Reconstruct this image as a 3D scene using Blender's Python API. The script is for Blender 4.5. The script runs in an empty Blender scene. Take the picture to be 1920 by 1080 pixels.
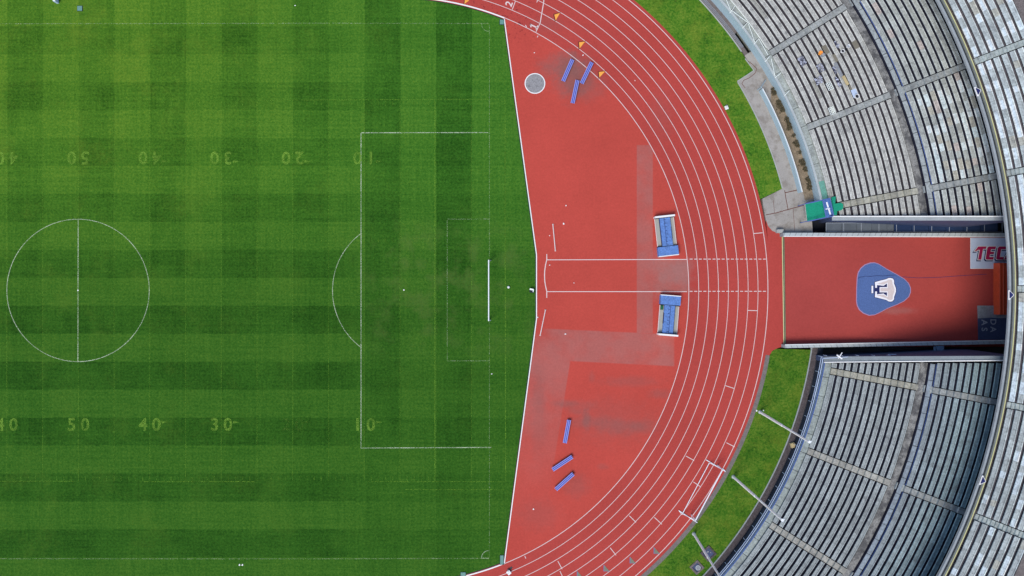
import bpy, bmesh, math, random
from mathutils import Vector
random.seed(7)
R_ = math.radians
SC = bpy.context.scene
COL = SC.collection

# ------------------------------------------------------------ camera, sky, sun, exposure
H = 90.0                      # drone height in metres
S = 14.68                     # reference pixels per metre at ground level
cam_d = bpy.data.cameras.new('camera'); cam = bpy.data.objects.new('camera', cam_d); COL.objects.link(cam)
cam.location = (0, 0, H); cam.rotation_euler = (0, 0, 0)
cam_d.sensor_width = 36.0; cam_d.lens = 36.0 * H / (1920 / S); cam_d.clip_end = 3000; cam_d.clip_start = 0.5
SC.camera = cam
SUN_EL, SUN_AZ = 58.0, 215.0          # azimuth measured from +Y clockwise: light from lower left of the picture
w = bpy.data.worlds.new('World'); SC.world = w; w.use_nodes = True
nt = w.node_tree
sky = nt.nodes.new('ShaderNodeTexSky'); sky.sky_type = 'NISHITA'; sky.sun_disc = False
sky.sun_elevation = R_(SUN_EL); sky.sun_rotation = R_(SUN_AZ); sky.altitude = 2200; sky.dust_density = 3.0
bg = nt.nodes['Background']; nt.links.new(sky.outputs[0], bg.inputs[0]); bg.inputs[1].default_value = 0.115
sun_d = bpy.data.lights.new('sun', 'SUN'); sun_d.energy = 1.5; sun_d.angle = R_(28); sun_d.color = (1, 0.95, 0.86)
sun = bpy.data.objects.new('sun', sun_d); COL.objects.link(sun)
dx, dy = math.sin(R_(SUN_AZ)), math.cos(R_(SUN_AZ))
sd = Vector((dx * math.cos(R_(SUN_EL)), dy * math.cos(R_(SUN_EL)), math.sin(R_(SUN_EL))))
sun.rotation_euler = sd.to_track_quat('Z', 'Y').to_euler(); sun.location = (0, 0, 60)
SC.view_settings.view_transform = 'Standard'; SC.view_settings.look = 'None'
SC.view_settings.exposure = 0.98; SC.view_settings.gamma = 1

# ------------------------------------------------------------ coordinates
def P(px, py, z=0.0):
    """point of the place at height z that the drone sees at (px, py) of the 1920 wide picture"""
    f = (H - z) / H / S
    return Vector(((px - 960) * f, (540 - py) * f, z))
CX, CY = 740.0, 542.0         # centre of the bowl
def Q(r, t, z, zz=None):
    p = P(CX + r * math.cos(R_(t)), CY - r * math.sin(R_(t)), z)
    if zz is not None: p.z = zz
    return p
def mx(px): return (px - 960) / S
def my(py): return (540 - py) / S

# ------------------------------------------------------------ materials
class NT:
    def __init__(s, name):
        s.m = bpy.data.materials.new(name); s.m.use_nodes = True
        s.t = s.m.node_tree; s.b = s.t.nodes['Principled BSDF']; s.n = s.t.nodes; s.l = s.t.links
        g = s.n.new('ShaderNodeNewGeometry'); s.pos = g.outputs['Position']
        sp = s.n.new('ShaderNodeSeparateXYZ'); s.l.new(s.pos, sp.inputs[0]); s.x, s.y, s.z = sp.outputs
    def put(s, inp, v):
        if isinstance(v, (int, float)): inp.default_value = v
        elif isinstance(v, tuple): inp.default_value = v[:3] if inp.type == 'VECTOR' else (v if len(v) == 4 else (*v, 1))
        else: s.l.new(v, inp)
    def M(s, op, a, b=0.0, c=0.0, clamp=False):
        n = s.n.new('ShaderNodeMath'); n.operation = op; n.use_clamp = clamp
        s.put(n.inputs[0], a); s.put(n.inputs[1], b); s.put(n.inputs[2], c); return n.outputs[0]
    def mul(s, a, b): return s.M('MULTIPLY', a, b)
    def add(s, a, b): return s.M('ADD', a, b)
    def ss(s, v, a, b, o0=0.0, o1=1.0):
        n = s.n.new('ShaderNodeMapRange'); n.interpolation_type = 'SMOOTHSTEP'
        s.put(n.inputs[0], v); n.inputs[1].default_value = a; n.inputs[2].default_value = b
        n.inputs[3].default_value = o0; n.inputs[4].default_value = o1; return n.outputs[0]
    def ls(s, v, a, b):
        return s.M('DIVIDE', s.M('SUBTRACT', v, a), b - a, clamp=True)
    def box(s, x0, x1, y0, y1, e=0.1):
        a = s.mul(s.ss(s.x, x0 - e, x0 + e), s.ss(s.x, x1 - e, x1 + e, 1, 0))
        b = s.mul(s.ss(s.y, y0 - e, y0 + e), s.ss(s.y, y1 - e, y1 + e, 1, 0))
        return s.mul(a, b)
    def noise(s, scale, detail=2.0, rough=0.5, sx=1.0, sy=1.0, off=0.0, dist=0.0):
        mp = s.n.new('ShaderNodeMapping'); s.l.new(s.pos, mp.inputs[0]); mp.inputs['Scale'].default_value = (sx, sy, 1)
        mp.inputs['Location'].default_value = (off, off * 0.7, 0)
        n = s.n.new('ShaderNodeTexNoise'); s.l.new(mp.outputs[0], n.inputs['Vector'])
        n.inputs['Scale'].default_value = scale; n.inputs['Detail'].default_value = detail
        n.inputs['Roughness'].default_value = rough; n.inputs['Distortion'].default_value = dist
        return n.outputs['Fac']
    def mix(s, f, a, b, mode='MIX'):
        n = s.n.new('ShaderNodeMix'); n.data_type = 'RGBA'; n.blend_type = mode
        s.put(n.inputs[0], f); s.put(n.inputs[6], a); s.put(n.inputs[7], b); return n.outputs[2]
    def scale(s, col, f):
        n = s.n.new('ShaderNodeVectorMath'); n.operation = 'SCALE'
        s.put(n.inputs[0], col); s.put(n.inputs['Scale'], f); return n.outputs[0]
    def done(s, col, rough=0.85, spec=0.2, metal=0.0, bump=None, bd=0.02):
        s.put(s.b.inputs['Base Color'], col); s.b.inputs['Roughness'].default_value = rough
        s.b.inputs['Specular IOR Level'].default_value = spec; s.b.inputs['Metallic'].default_value = metal
        if bump is not None:
            n = s.n.new('ShaderNodeBump'); n.inputs['Distance'].default_value = bd; s.l.new(bump, n.inputs['Height'])
            s.l.new(n.outputs[0], s.b.inputs['Normal'])
        return s.m

def mat(name, col, rough=0.8, var=0.15, scale=3.0, fine=0.15, fscale=20.0, tint=False, metal=0.0, spec=0.2, dirt=None, dirt_amt=0.0, dscale=0.8):
    s = NT(name)
    n1 = s.noise(scale, 3, 0.6); n2 = s.noise(fscale, 1, 0.5, off=5)
    f = s.mul(s.M('MULTIPLY_ADD', s.add(n1, -0.5), 2 * var * 1.6, 1.0), s.M('MULTIPLY_ADD', s.add(n2, -0.5), 2 * fine * 1.6, 1.0))
    c = s.scale(col if len(col) == 3 else col[:3], f)
    if tint:
        a = s.n.new('ShaderNodeAttribute'); a.attribute_name = 'tint'
        c = s.mix(1.0, c, a.outputs['Color'], 'MULTIPLY')
    if dirt:
        d = s.ss(s.noise(dscale, 4, 0.65, off=11), 0.62 - dirt_amt * 0.3, 0.75 - dirt_amt * 0.2)
        c = s.mix(s.mul(d, dirt_amt), c, dirt)
    return s.done(c, rough, spec, metal)

def faint(name, col, lo, hi, amt):
    """worn paint in grass: patches of paint between bare blades"""
    s = NT(name)
    f = s.noise(9.0, 3, 0.7, off=3)
    f2 = s.noise(0.5, 2, 0.5, off=8)
    a = s.mul(s.mul(s.ss(f, lo, hi), s.ss(f2, 0.25, 0.7, 0.45, 1.0)), amt)
    m = s.done(col, 0.9, 0.1); s.l.new(a, s.b.inputs['Alpha']); return m

# pitch turf: ten-yard and seven-metre mowing bands, wear, speckle
def m_pitch():
    s = NT('mown_turf')
    wob = s.mul(s.add(s.noise(0.8, 2), -0.5), 0.25)
    def stripes(v, start, period, e=0.12):
        t = s.M('FRACT', s.M('DIVIDE', s.M('SUBTRACT', s.add(v, wob), start - 100 * period), period))
        return s.mul(s.ss(t, 0.0, e / period), s.ss(t, 0.5, 0.5 + e / period, 1, 0))
    V = stripes(s.x, mx(147), 134 / S)
    Hb = s.M('SUBTRACT', 1.0, stripes(s.y, my(1045.8), 104.8 / S)); Hb = s.M('SUBTRACT', 1.0, Hb)
    inside = s.mul(s.ss(s.y, my(1047), my(1044)), s.ss(s.y, my(46), my(49), 0, 1))
    Hb = s.mul(Hb, inside)
    right = s.ss(s.x, mx(640), mx(690)); end = s.ss(s.x, mx(905), mx(925), 1, 0)
    top = s.ss(s.y, my(700), my(200))
    vw = s.mul(s.M('MULTIPLY_ADD', top, 0.12, s.M('MULTIPLY_ADD', right, 0.12, 0.05)), end)
    vw = s.mul(vw, s.ss(s.y, my(900), my(780), 0.5, 1.0))
    hw = s.mul(s.M('MULTIPLY_ADD', top, -0.13, 0.27), s.M('MULTIPLY_ADD', right, -0.6, 1.0))
    d = s.add(s.mul(V, vw), s.mul(Hb, hw))
    d = s.mul(d, s.ss(s.noise(0.13, 3, 0.65, off=51), 0.28, 0.68, 0.55, 1.35))
    patch = s.noise(0.09, 3, 0.6, off=2)
    mott = s.noise(0.9, 4, 0.65, off=4)
    rows = s.noise(1.0, 1, 0.5, sx=0.10, sy=3.2)        # fine mower tracks
    cols = s.noise(1.0, 1, 0.5, sx=3.2, sy=0.10, off=6)
    fine = s.noise(3.6, 3, 0.85, off=9)
    f = s.M('SUBTRACT', 1.06, d)
    f = s.add(f, s.mul(s.add(patch, -0.5), 0.26)); f = s.add(f, s.mul(s.add(mott, -0.5), 0.30))
    f = s.add(f, s.mul(s.add(rows, -0.5), 0.34)); f = s.add(f, s.mul(s.add(cols, -0.5), 0.30))
    f = s.add(f, s.mul(s.add(fine, -0.5), 1.7))
    dark, mid, lite = (0.010, 0.048, 0.004), (0.031, 0.110, 0.010), (0.072, 0.172, 0.018)
    c = s.mix(s.ls(f, 0.40, 0.95), dark, mid); c = s.mix(s.ls(f, 0.95, 1.50), c, lite)
    yel = s.ss(s.add(s.noise(0.16, 5, 0.7, off=14), s.mul(s.add(s.noise(1.6, 3, 0.8, off=15), -0.5), 0.3)), 0.46, 0.80)
    yel = s.mul(yel, s.ss(s.x, mx(900), mx(100), 0.25, 0.75))
    c = s.mix(yel, c, s.mix(0.5, c, (0.085, 0.165, 0.018)))
    goal = s.box(mx(690), mx(1000), my(650), my(430), 3.5)
    c = s.mix(s.mul(goal, s.ss(s.noise(0.35, 3, 0.6, off=21), 0.45, 0.7, 0, 0.55)), c, (0.075, 0.135, 0.025))
    hue = s.noise(6.0, 2, 0.7, off=33)
    c = s.mix(s.ss(hue, 0.5, 0.75, 0, 0.45), c, s.mix(1.0, c, (1.75, 1.05, 0.7), 'MULTIPLY'))
    c = s.mix(s.ss(hue, 0.25, 0.48, 0.35, 0), c, s.mix(1.0, c, (0.6, 1.0, 1.6), 'MULTIPLY'))
    tl = s.mul(s.ss(s.y, my(760), my(60)), s.ss(s.x, mx(1000), mx(200)))  # light gradient put into the turf colour: brighter, yellower towards upper left
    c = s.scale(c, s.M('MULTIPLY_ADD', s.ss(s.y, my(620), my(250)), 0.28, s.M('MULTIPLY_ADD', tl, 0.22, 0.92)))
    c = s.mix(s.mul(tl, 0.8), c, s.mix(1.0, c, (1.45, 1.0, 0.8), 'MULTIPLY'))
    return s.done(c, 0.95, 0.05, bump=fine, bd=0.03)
def m_verge(nm, k):
    s = NT(nm)
    f = s.add(s.mul(s.noise(0.5, 4, 0.65), 0.7), s.mul(s.noise(3.2, 4, 0.9, off=3), 1.5)); f = s.add(f, -0.26)
    c = s.mix(s.ss(f, 0.55, 0.85), (0.014, 0.060, 0.006), (0.048, 0.135, 0.010))
    c = s.mix(s.ss(f, 0.8, 1.1), c, (0.125, 0.19, 0.022))
    c = s.mix(s.ss(s.add(s.noise(0.35, 4, 0.75, off=9), s.mul(s.add(s.noise(5, 2, 0.7, off=19), -0.5), 0.5)), 0.42, 0.75, 0, 0.5), c, (0.15, 0.18, 0.02))
    return s.done(s.scale(c, k), 0.95, 0.05, bump=f, bd=0.05)
def m_track():
    s = NT('red_rubber_track')
    dx_ = s.M('SUBTRACT', s.x, mx(740)); dy_ = s.M('SUBTRACT', s.y, my(545))
    r = s.M('SQRT', s.add(s.mul(dx_, dx_), s.mul(dy_, dy_)))
    lanes = s.ss(r, 550 / S, 552 / S)
    c = s.mix(lanes, (0.455, 0.063, 0.045), (0.40, 0.055, 0.043))
    tunnel = s.ss(s.x, mx(1466), mx(1469)); c = s.mix(tunnel, c, (0.36, 0.056, 0.046))
    grime = (0.33, 0.135, 0.115)
    ine = s.M('SUBTRACT', 1.0, lanes)
    pt = s.M('MAXIMUM', s.box(mx(1194), mx(1224), my(625), my(272), 0.08), s.mul(s.box(mx(1222), mx(1290), my(547), my(487), 0.2), 1.2))
    pt = s.M('MAXIMUM', pt, s.mul(s.ss(s.x, mx(1005), mx(1045)), s.mul(s.ss(s.x, mx(1262), mx(1266), 1, 0), s.mul(s.ss(s.add(s.y, s.mul(s.x, 0.05)), my(681) + .05 * mx(1150) - .1, my(681) + .05 * mx(1150) + .1), s.ss(s.add(s.y, s.mul(s.x, 0.045)), my(622) + .045 * mx(1150) - .1, my(622) + .045 * mx(1150) + .1, 1, 0)))))
    slant = s.add(s.x, s.mul(s.y, -0.16))
    strip = s.mul(s.ss(slant, mx(1070) + 0.16 * 9 - .1, mx(1070) + 0.16 * 9 + .1, 1, 0), s.ss(s.y, my(1010), my(620)))
    strip = s.mul(strip, s.ss(s.y, my(640), my(620), 1, 0))
    strip = s.mul(strip, s.M('SUBTRACT', 1.0, lanes))
    pt = s.M('MAXIMUM', pt, s.mul(strip, s.ss(s.y, my(1000), my(880), 0.3, 1)))
    pt = s.mul(s.mul(pt, ine), s.ss(s.noise(0.25, 3, 0.6), 0.3, 0.6, 0.45, 0.9))
    c = s.mix(s.mul(pt, 0.68), c, grime)
    pt2 = s.mul(s.box(mx(1222), mx(1300), my(560), my(470), 1.2), 0.5)
    c = s.mix(s.mul(pt2, s.ss(s.noise(0.4, 3, 0.6, off=31), 0.4, 0.62)), c, (0.31, 0.15, 0.13))
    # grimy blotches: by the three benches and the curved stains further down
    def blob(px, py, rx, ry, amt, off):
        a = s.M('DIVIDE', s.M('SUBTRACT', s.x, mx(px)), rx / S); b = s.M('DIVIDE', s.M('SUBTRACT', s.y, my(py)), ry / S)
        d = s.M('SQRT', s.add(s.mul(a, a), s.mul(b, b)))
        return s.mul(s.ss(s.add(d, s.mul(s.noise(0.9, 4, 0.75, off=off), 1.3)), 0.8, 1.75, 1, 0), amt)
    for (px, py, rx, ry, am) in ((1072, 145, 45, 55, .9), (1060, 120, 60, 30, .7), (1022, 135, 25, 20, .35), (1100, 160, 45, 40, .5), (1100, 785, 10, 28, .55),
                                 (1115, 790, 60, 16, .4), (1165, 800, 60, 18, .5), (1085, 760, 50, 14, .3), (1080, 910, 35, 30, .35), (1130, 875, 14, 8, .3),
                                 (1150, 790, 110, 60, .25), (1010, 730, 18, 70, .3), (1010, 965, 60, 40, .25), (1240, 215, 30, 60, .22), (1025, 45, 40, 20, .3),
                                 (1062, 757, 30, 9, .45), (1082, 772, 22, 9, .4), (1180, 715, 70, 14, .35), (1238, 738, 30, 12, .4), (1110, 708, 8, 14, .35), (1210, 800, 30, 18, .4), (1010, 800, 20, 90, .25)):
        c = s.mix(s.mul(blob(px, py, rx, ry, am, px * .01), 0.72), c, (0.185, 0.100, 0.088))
    for (px, py, rx, ry) in ((1700, 655, 0, 0), (1670, 583, 50, 9)):
        if rx: c = s.mix(blob(px + 10, py, rx, ry, .35, 3), c, (0.30, 0.16, 0.14))
    # worn dark scuffs on lane one near the start
    sc = s.mul(s.box(mx(845), mx(1000), my(70), my(0), 1.5), s.ss(s.noise(2.2, 4, 0.75, off=17), 0.56, 0.62))
    c = s.mix(s.mul(sc, 0.75), c, (0.14, 0.015, 0.02))
    big = s.noise(0.12, 3, 0.6, off=41); fine = s.noise(3.8, 3, 0.85, off=7); midn = s.noise(1.4, 3, 0.6, off=8)
    f = s.add(1.0, s.mul(s.add(big, -0.5), 0.30)); f = s.add(f, s.mul(s.add(fine, -0.5), 0.5)); f = s.add(f, s.mul(s.add(midn, -0.5), 0.14))
    return s.done(s.scale(c, f), 0.9, 0.1)

MT = {}
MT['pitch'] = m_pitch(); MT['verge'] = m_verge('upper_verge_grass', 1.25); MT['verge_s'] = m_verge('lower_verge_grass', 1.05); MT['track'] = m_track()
MT['bench'] = mat('weathered_concrete', (0.345, 0.345, 0.325), 0.9, 0.13, 1.0, 0.30, 4.5, tint=True, dirt=(0.12, 0.12, 0.125), dirt_amt=0.4, dscale=1.1)
MT['well'] = mat('recess_shade_concrete', (0.014, 0.014, 0.026), 0.95, 0.5, 1, 0.3)  # near-black base colour with the shade of gaps and recesses put in
MT['well_n'] = mat('light_shade_footwell_concrete', (0.045, 0.040, 0.048), 0.95, 0.5, 1, 0.3)  # upper stand's footwells: gap shade put into the colour, less deep
MT['well_u'] = mat('brownish_footwell_concrete', (0.095, 0.085, 0.095), 0.95, 0.35, 1.5, 0.35)
MT['conc'] = mat('grey_concrete', (0.29, 0.31, 0.31), 0.9, 0.15, 1.5, 0.15, 12)
MT['conc_s'] = mat('dark_blue_grey_concrete', (0.20, 0.225, 0.235), 0.9, 0.15, 1.5, 0.15, 12)  # darker, greyer concrete for the lower stand's side coping
MT['conc2'] = mat('pale_concrete', (0.36, 0.36, 0.33), 0.9, 0.12, 1.0, 0.12, 14)
MT['aisle'] = mat('speckled_concrete', (0.24, 0.235, 0.22), 0.95, 0.25, 2.0, 0.5, 9, dirt=(0.035, 0.035, 0.04), dirt_amt=0.7)
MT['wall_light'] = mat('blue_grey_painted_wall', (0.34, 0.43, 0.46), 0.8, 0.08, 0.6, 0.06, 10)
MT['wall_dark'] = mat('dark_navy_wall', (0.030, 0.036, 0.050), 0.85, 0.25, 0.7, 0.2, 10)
MT['slab_grey'] = mat('weathered_slab_edge', (0.17, 0.185, 0.17), 0.9, 0.15)
MT['stone'] = mat('dark_lava_stone', (0.085, 0.070, 0.070), 0.95, 0.35, 3.0, 0.5, 14)
MT['stone_b'] = mat('brown_stone_paving', (0.15, 0.125, 0.115), 0.95, 0.3, 2.5, 0.45, 14)
MT['gutter'] = mat('old_gutter_concrete', (0.17, 0.145, 0.13), 0.95, 0.25, 2.0, 0.35, 12)
MT['pave'] = mat('warm_paving_concrete', (0.33, 0.30, 0.265), 0.92, 0.14, 0.7, 0.16, 12, dirt=(0.16, 0.13, 0.10), dirt_amt=0.5)
MT['soil'] = mat('dry_soil', (0.24, 0.185, 0.125), 0.98, 0.3, 2.0, 0.4, 12)
MT['ground'] = mat('bare_ground', (0.05, 0.05, 0.045), 0.98, 0.3, 0.5)
MT['white'] = mat('white_paint', (0.78, 0.76, 0.72), 0.6, 0.04, 2, 0.06, 12)
MT['line'] = mat('track_line_paint', (0.66, 0.53, 0.49), 0.7, 0.10, 2, 0.10, 12)
MT['metalw'] = mat('white_enamelled_metal', (0.80, 0.80, 0.80), 0.35, 0.03, 2, 0.03, spec=0.5)
MT['mast'] = mat('galvanised_mast_metal', (0.84, 0.88, 0.80), 0.8, 0.06, 1, 0.05)
MT['grey_metal'] = mat('grey_metal', (0.35, 0.38, 0.42), 0.5, 0.1, 2, 0.05, metal=0.4)
MT['rail'] = mat('blue_painted_rail', (0.09, 0.14, 0.36), 0.5, 0.1, 2, 0.1)
MT['railw'] = mat('pale_blue_rail', (0.45, 0.53, 0.66), 0.5, 0.1, 2, 0.1)
MT['bluewall'] = mat('blue_grey_parapet', (0.13, 0.19, 0.27), 0.85, 0.2, 1, 0.2)
MT['coping'] = mat('coping_concrete', (0.40, 0.43, 0.42), 0.85, 0.12, 1, 0.1)
MT['yellow'] = mat('yellow_line_paint', (0.52, 0.50, 0.24), 0.8, 0.15, 1, 0.1)
MT['orange'] = mat('orange_paint', (0.85, 0.36, 0.06), 0.7, 0.06)
MT['orange_d'] = mat('brown_red_outline_paint', (0.16, 0.03, 0.02), 0.8, 0.06)
MT['tri_g'] = mat('worn_green_paint', (0.19, 0.19, 0.13), 0.8, 0.15)
MT['tri_b'] = mat('worn_blue_paint', (0.13, 0.16, 0.30), 0.8, 0.15)
MT['slat'] = mat('blue_bench_slat', (0.26, 0.28, 0.60), 0.55, 0.08)
MT['slat_d'] = mat('deep_blue_bench_frame', (0.05, 0.07, 0.36), 0.55, 0.08)
MT['mat_blue'] = mat('blue_vinyl_cover', (0.105, 0.205, 0.46), 0.6, 0.16, 1.5, 0.3, 6, dirt=(0.06, 0.10, 0.22), dirt_amt=0.4, dscale=1.6)
MT['panel'] = mat('greyish_board', (0.36, 0.35, 0.30), 0.7, 0.06, 1, 0.08)
MT['dark'] = mat('dark_rubber_and_shadow', (0.02, 0.022, 0.03), 0.8, 0.1)
MT['green_box'] = mat('teal_plastic_cover', (0.13, 0.26, 0.22), 0.6, 0.1)
MT['green_mat'] = mat('green_carpet', (0.012, 0.27, 0.155), 0.9, 0.10, 2, 0.2, 12)
MT['green_pale'] = mat('worn_green_paint_on_concrete', (0.13, 0.32, 0.25), 0.9, 0.2, 1.5, 0.2, 12)
MT['crest'] = mat('blue_rubber_crest', (0.078, 0.132, 0.30), 0.85, 0.08, 0.5, 0.25, 9)
MT['crest_edge'] = mat('mauve_crest_outline', (0.35, 0.22, 0.35), 0.85, 0.08)
MT['crest_w'] = mat('cream_crest_paint', (0.62, 0.53, 0.50), 0.85, 0.07)
MT['crest_ww'] = mat('white_crest_outline', (0.80, 0.78, 0.80), 0.85, 0.04)
MT['navy'] = mat('navy_paint', (0.02, 0.025, 0.10), 0.8, 0.08)
MT['banner'] = mat('white_blue_vinyl_banner', (0.50, 0.56, 0.68), 0.5, 0.10, 0.8, 0.06, 10)
MT['maroon'] = mat('maroon_lettering', (0.42, 0.012, 0.075), 0.6, 0.06)
MT['grey_l'] = mat('grey_lettering', (0.34, 0.35, 0.38), 0.7, 0.1)
MT['tarp'] = mat('dark_blue_tarpaulin', (0.055, 0.07, 0.13), 0.6, 0.2)
MT['tarp_g'] = mat('dusty_grey_tarpaulin', (0.25, 0.26, 0.27), 0.7, 0.3, 1.5, 0.3)
MT['redbox'] = mat('orange_red_metal', (0.62, 0.085, 0.03), 0.5, 0.12)
MT['glass'] = mat('dark_blue_canopy_sheet', (0.018, 0.035, 0.085), 0.35, 0.2, 1, 0.15, spec=0.4)
MT['canopy_g'] = mat('grey_canopy_sheet', (0.10, 0.115, 0.13), 0.5, 0.2, 1, 0.15)
MT['concdisc'] = mat('throwing_circle_concrete', (0.27, 0.255, 0.25), 0.9, 0.15, 2, 0.3, 9, dirt=(0.03, 0.03, 0.03), dirt_amt=0.35, dscale=3)
MT['slab_brown'] = mat('brown_mortar_patch', (0.185, 0.165, 0.125), 0.95, 0.1)
MT['rubble'] = mat('broken_blue_grey_rubble', (0.2, 0.2, 0.22), 0.9, 0.5, 5, 0.5, 9)
MT['rubble_d'] = mat('dark_rubble_gap', (0.03, 0.03, 0.06), 0.9, 0.5)
MT['wood'] = mat('pale_wood_plank', (0.48, 0.38, 0.20), 0.8, 0.12)
MT['orange_p'] = mat('orange_plastic', (0.85, 0.34, 0.06), 0.5, 0.06)
MT['bush'] = mat('dry_weed_leaves', (0.075, 0.062, 0.035), 0.95, 0.5, 6, 0.4)
MT['rust'] = mat('rusty_joint', (0.14, 0.06, 0.045), 0.9, 0.2)
MT['yline'] = faint('worn_yellow_line_in_turf', (0.19, 0.36, 0.035), 0.44, 0.62, 0.75)
MT['yline2'] = faint('worn_yellow_ticks_in_turf', (0.15, 0.30, 0.03), 0.44, 0.60, 0.6)
MT['wline'] = faint('worn_white_line_in_turf', (0.70, 0.76, 0.55), 0.36, 0.55, 0.66)
MT['wline2'] = faint('very_worn_white_line_in_turf', (0.62, 0.70, 0.42), 0.44, 0.64, 0.38)
MT['num'] = faint('worn_yard_numbers', (0.19, 0.35, 0.04), 0.38, 0.56, 0.8)
MT['num2'] = faint('nearly_gone_yard_numbers', (0.18, 0.28, 0.04), 0.50, 0.66, 0.45)

# ------------------------------------------------------------ mesh building
class MB:
    def __init__(s): s.v = []; s.f = []; s.mi = []; s.t = []
    def face(s, pts, mi=0, t=(1, 1, 1)):
        k = len(s.v); s.v += [tuple(p) for p in pts]; s.f.append(tuple(range(k, k + len(pts)))); s.mi.append(mi); s.t.append(t)
    def prism(s, pts, z0, z1, mi=0, t=(1, 1, 1), bottom=True):
        """pts counter-clockwise, walls straight down"""
        n = len(pts); k = len(s.v)
        s.v += [(p[0], p[1], z1) for p in pts] + [(p[0], p[1], z0) for p in pts]
        s.f.append(tuple(range(k, k + n))); s.mi.append(mi); s.t.append(t)
        if bottom: s.f.append(tuple(range(k + 2 * n - 1, k + n - 1, -1))); s.mi.append(mi); s.t.append(t)
        for i in range(n):
            j = (i + 1) % n; s.f.append((k + i, k + n + i, k + n + j, k + j)); s.mi.append(mi); s.t.append(t)
    def box(s, c, size, rz=0.0, mi=0, t=(1, 1, 1)):
        ca, sa = math.cos(rz), math.sin(rz); hx, hy, hz = size[0] / 2, size[1] / 2, size[2] / 2
        pts = [(c[0] + x * ca - y * sa, c[1] + x * sa + y * ca) for x, y in ((-hx, -hy), (hx, -hy), (hx, hy), (-hx, hy))]
        s.prism(pts, c[2] - hz, c[2] + hz, mi, t)
    def tube(s, a, b, r0, r1=None, n=8, mi=0, t=(1, 1, 1)):
        r1 = r0 if r1 is None else r1; a = Vector(a); b = Vector(b); d = (b - a).normalized()
        u = d.orthogonal().normalized(); v = d.cross(u); k = len(s.v)
        for p, r in ((a, r0), (b, r1)):
            for i in range(n):
                q = p + (u * math.cos(2 * math.pi * i / n) + v * math.sin(2 * math.pi * i / n)) * r; s.v.append(tuple(q))
        for i in range(n):
            j = (i + 1) % n; s.f.append((k + i, k + j, k + n + j, k + n + i)); s.mi.append(mi); s.t.append(t)
        s.f.append(tuple(range(k + n - 1, k - 1, -1))); s.mi.append(mi); s.t.append(t)
        s.f.append(tuple(range(k + n, k + 2 * n))); s.mi.append(mi); s.t.append(t)
    def build(s, name, mats, parent=None, origin=None, smooth=False):
        if not isinstance(mats, (list, tuple)): mats = [mats]
        o = origin or (0, 0, 0)
        me = bpy.data.meshes.new(name)
        me.from_pydata([(x - o[0], y - o[1], z - o[2]) for x, y, z in s.v], [], s.f)
        for m in mats: me.materials.append(MT[m] if isinstance(m, str) else m)
        me.polygons.foreach_set('material_index', s.mi)
        if any(t != (1, 1, 1) for t in s.t):
            at = me.attributes.new('tint', 'FLOAT_COLOR', 'FACE')
            buf = []
            for t in s.t: buf += [t[0], t[1], t[2], 1.0]
            at.data.foreach_set('color', buf)
        elif 'bench' in mats:
            at = me.attributes.new('tint', 'FLOAT_COLOR', 'FACE'); at.data.foreach_set('color', [1.0] * 4 * len(s.t))
        if smooth: me.polygons.foreach_set('use_smooth', [True] * len(s.f))
        me.validate(); me.update()
        ob = bpy.data.objects.new(name, me); COL.objects.link(ob)
        if parent: ob.parent = parent
        else: ob.location = o
        if parent and origin: ob.location = (0, 0, 0)
        return ob
def tag(o, label=None, cat=None, group=None, kind=None):
    if label: o['label'] = label
    if cat: o['category'] = cat
    if group: o['group'] = group
    if kind: o['kind'] = kind
    return o
def empty(name, loc, label, cat, group=None, rz=0.0):
    o = bpy.data.objects.new(name, None); COL.objects.link(o); o.location = loc; o.rotation_euler = (0, 0, rz)
    o.empty_display_size = 0.3
    return tag(o, label, cat, group)
def copy_tree(o, parent=None):
    c = o.copy(); COL.objects.link(c)
    if parent: c.parent = parent
    for ch in list(o.children): copy_tree(ch, c)
    return c
def tp(pts, z=None):
    return [(p[0], p[1]) for p in pts]
def px_poly(lst): return [P(a, b) for a, b in lst][::-1] if area(lst) > 0 else [P(a, b) for a, b in lst]
def area(l):
    return sum(l[i][0] * l[(i + 1) % len(l)][1] - l[(i + 1) % len(l)][0] * l[i][1] for i in range(len(l)))
def arc(cx, cy, r, a0, a1, n=48):
    return [(cx + r * math.cos(R_(a0 + (a1 - a0) * i / n)), cy - r * math.sin(R_(a0 + (a1 - a0) * i / n))) for i in range(n + 1)]
def ribbon(mb, pts, wpx, z, closed=False, mi=0, thick=0.0):
    """painted strip along picture-pixel points on level z"""
    W = [P(a, b) for a, b in pts]; hw = wpx / S / 2; n = len(W); L = []; Rr = []
    for i in range(n):
        a = W[(i - 1) % n] if (i or closed) else W[i]; b = W[(i + 1) % n] if (i < n - 1 or closed) else W[i]
        d = (b - a); d.z = 0; d.normalize(); nn = Vector((-d.y, d.x, 0)) * hw
        L.append(W[i] + nn); Rr.append(W[i] - nn)
    for i in range(n if closed else n - 1):
        j = (i + 1) % n; q = [(p.x, p.y, z) for p in (Rr[i], Rr[j], L[j], L[i])]
        if thick: mb.prism(q, z - thick, z, mi)
        else: mb.face(q, mi)
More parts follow.
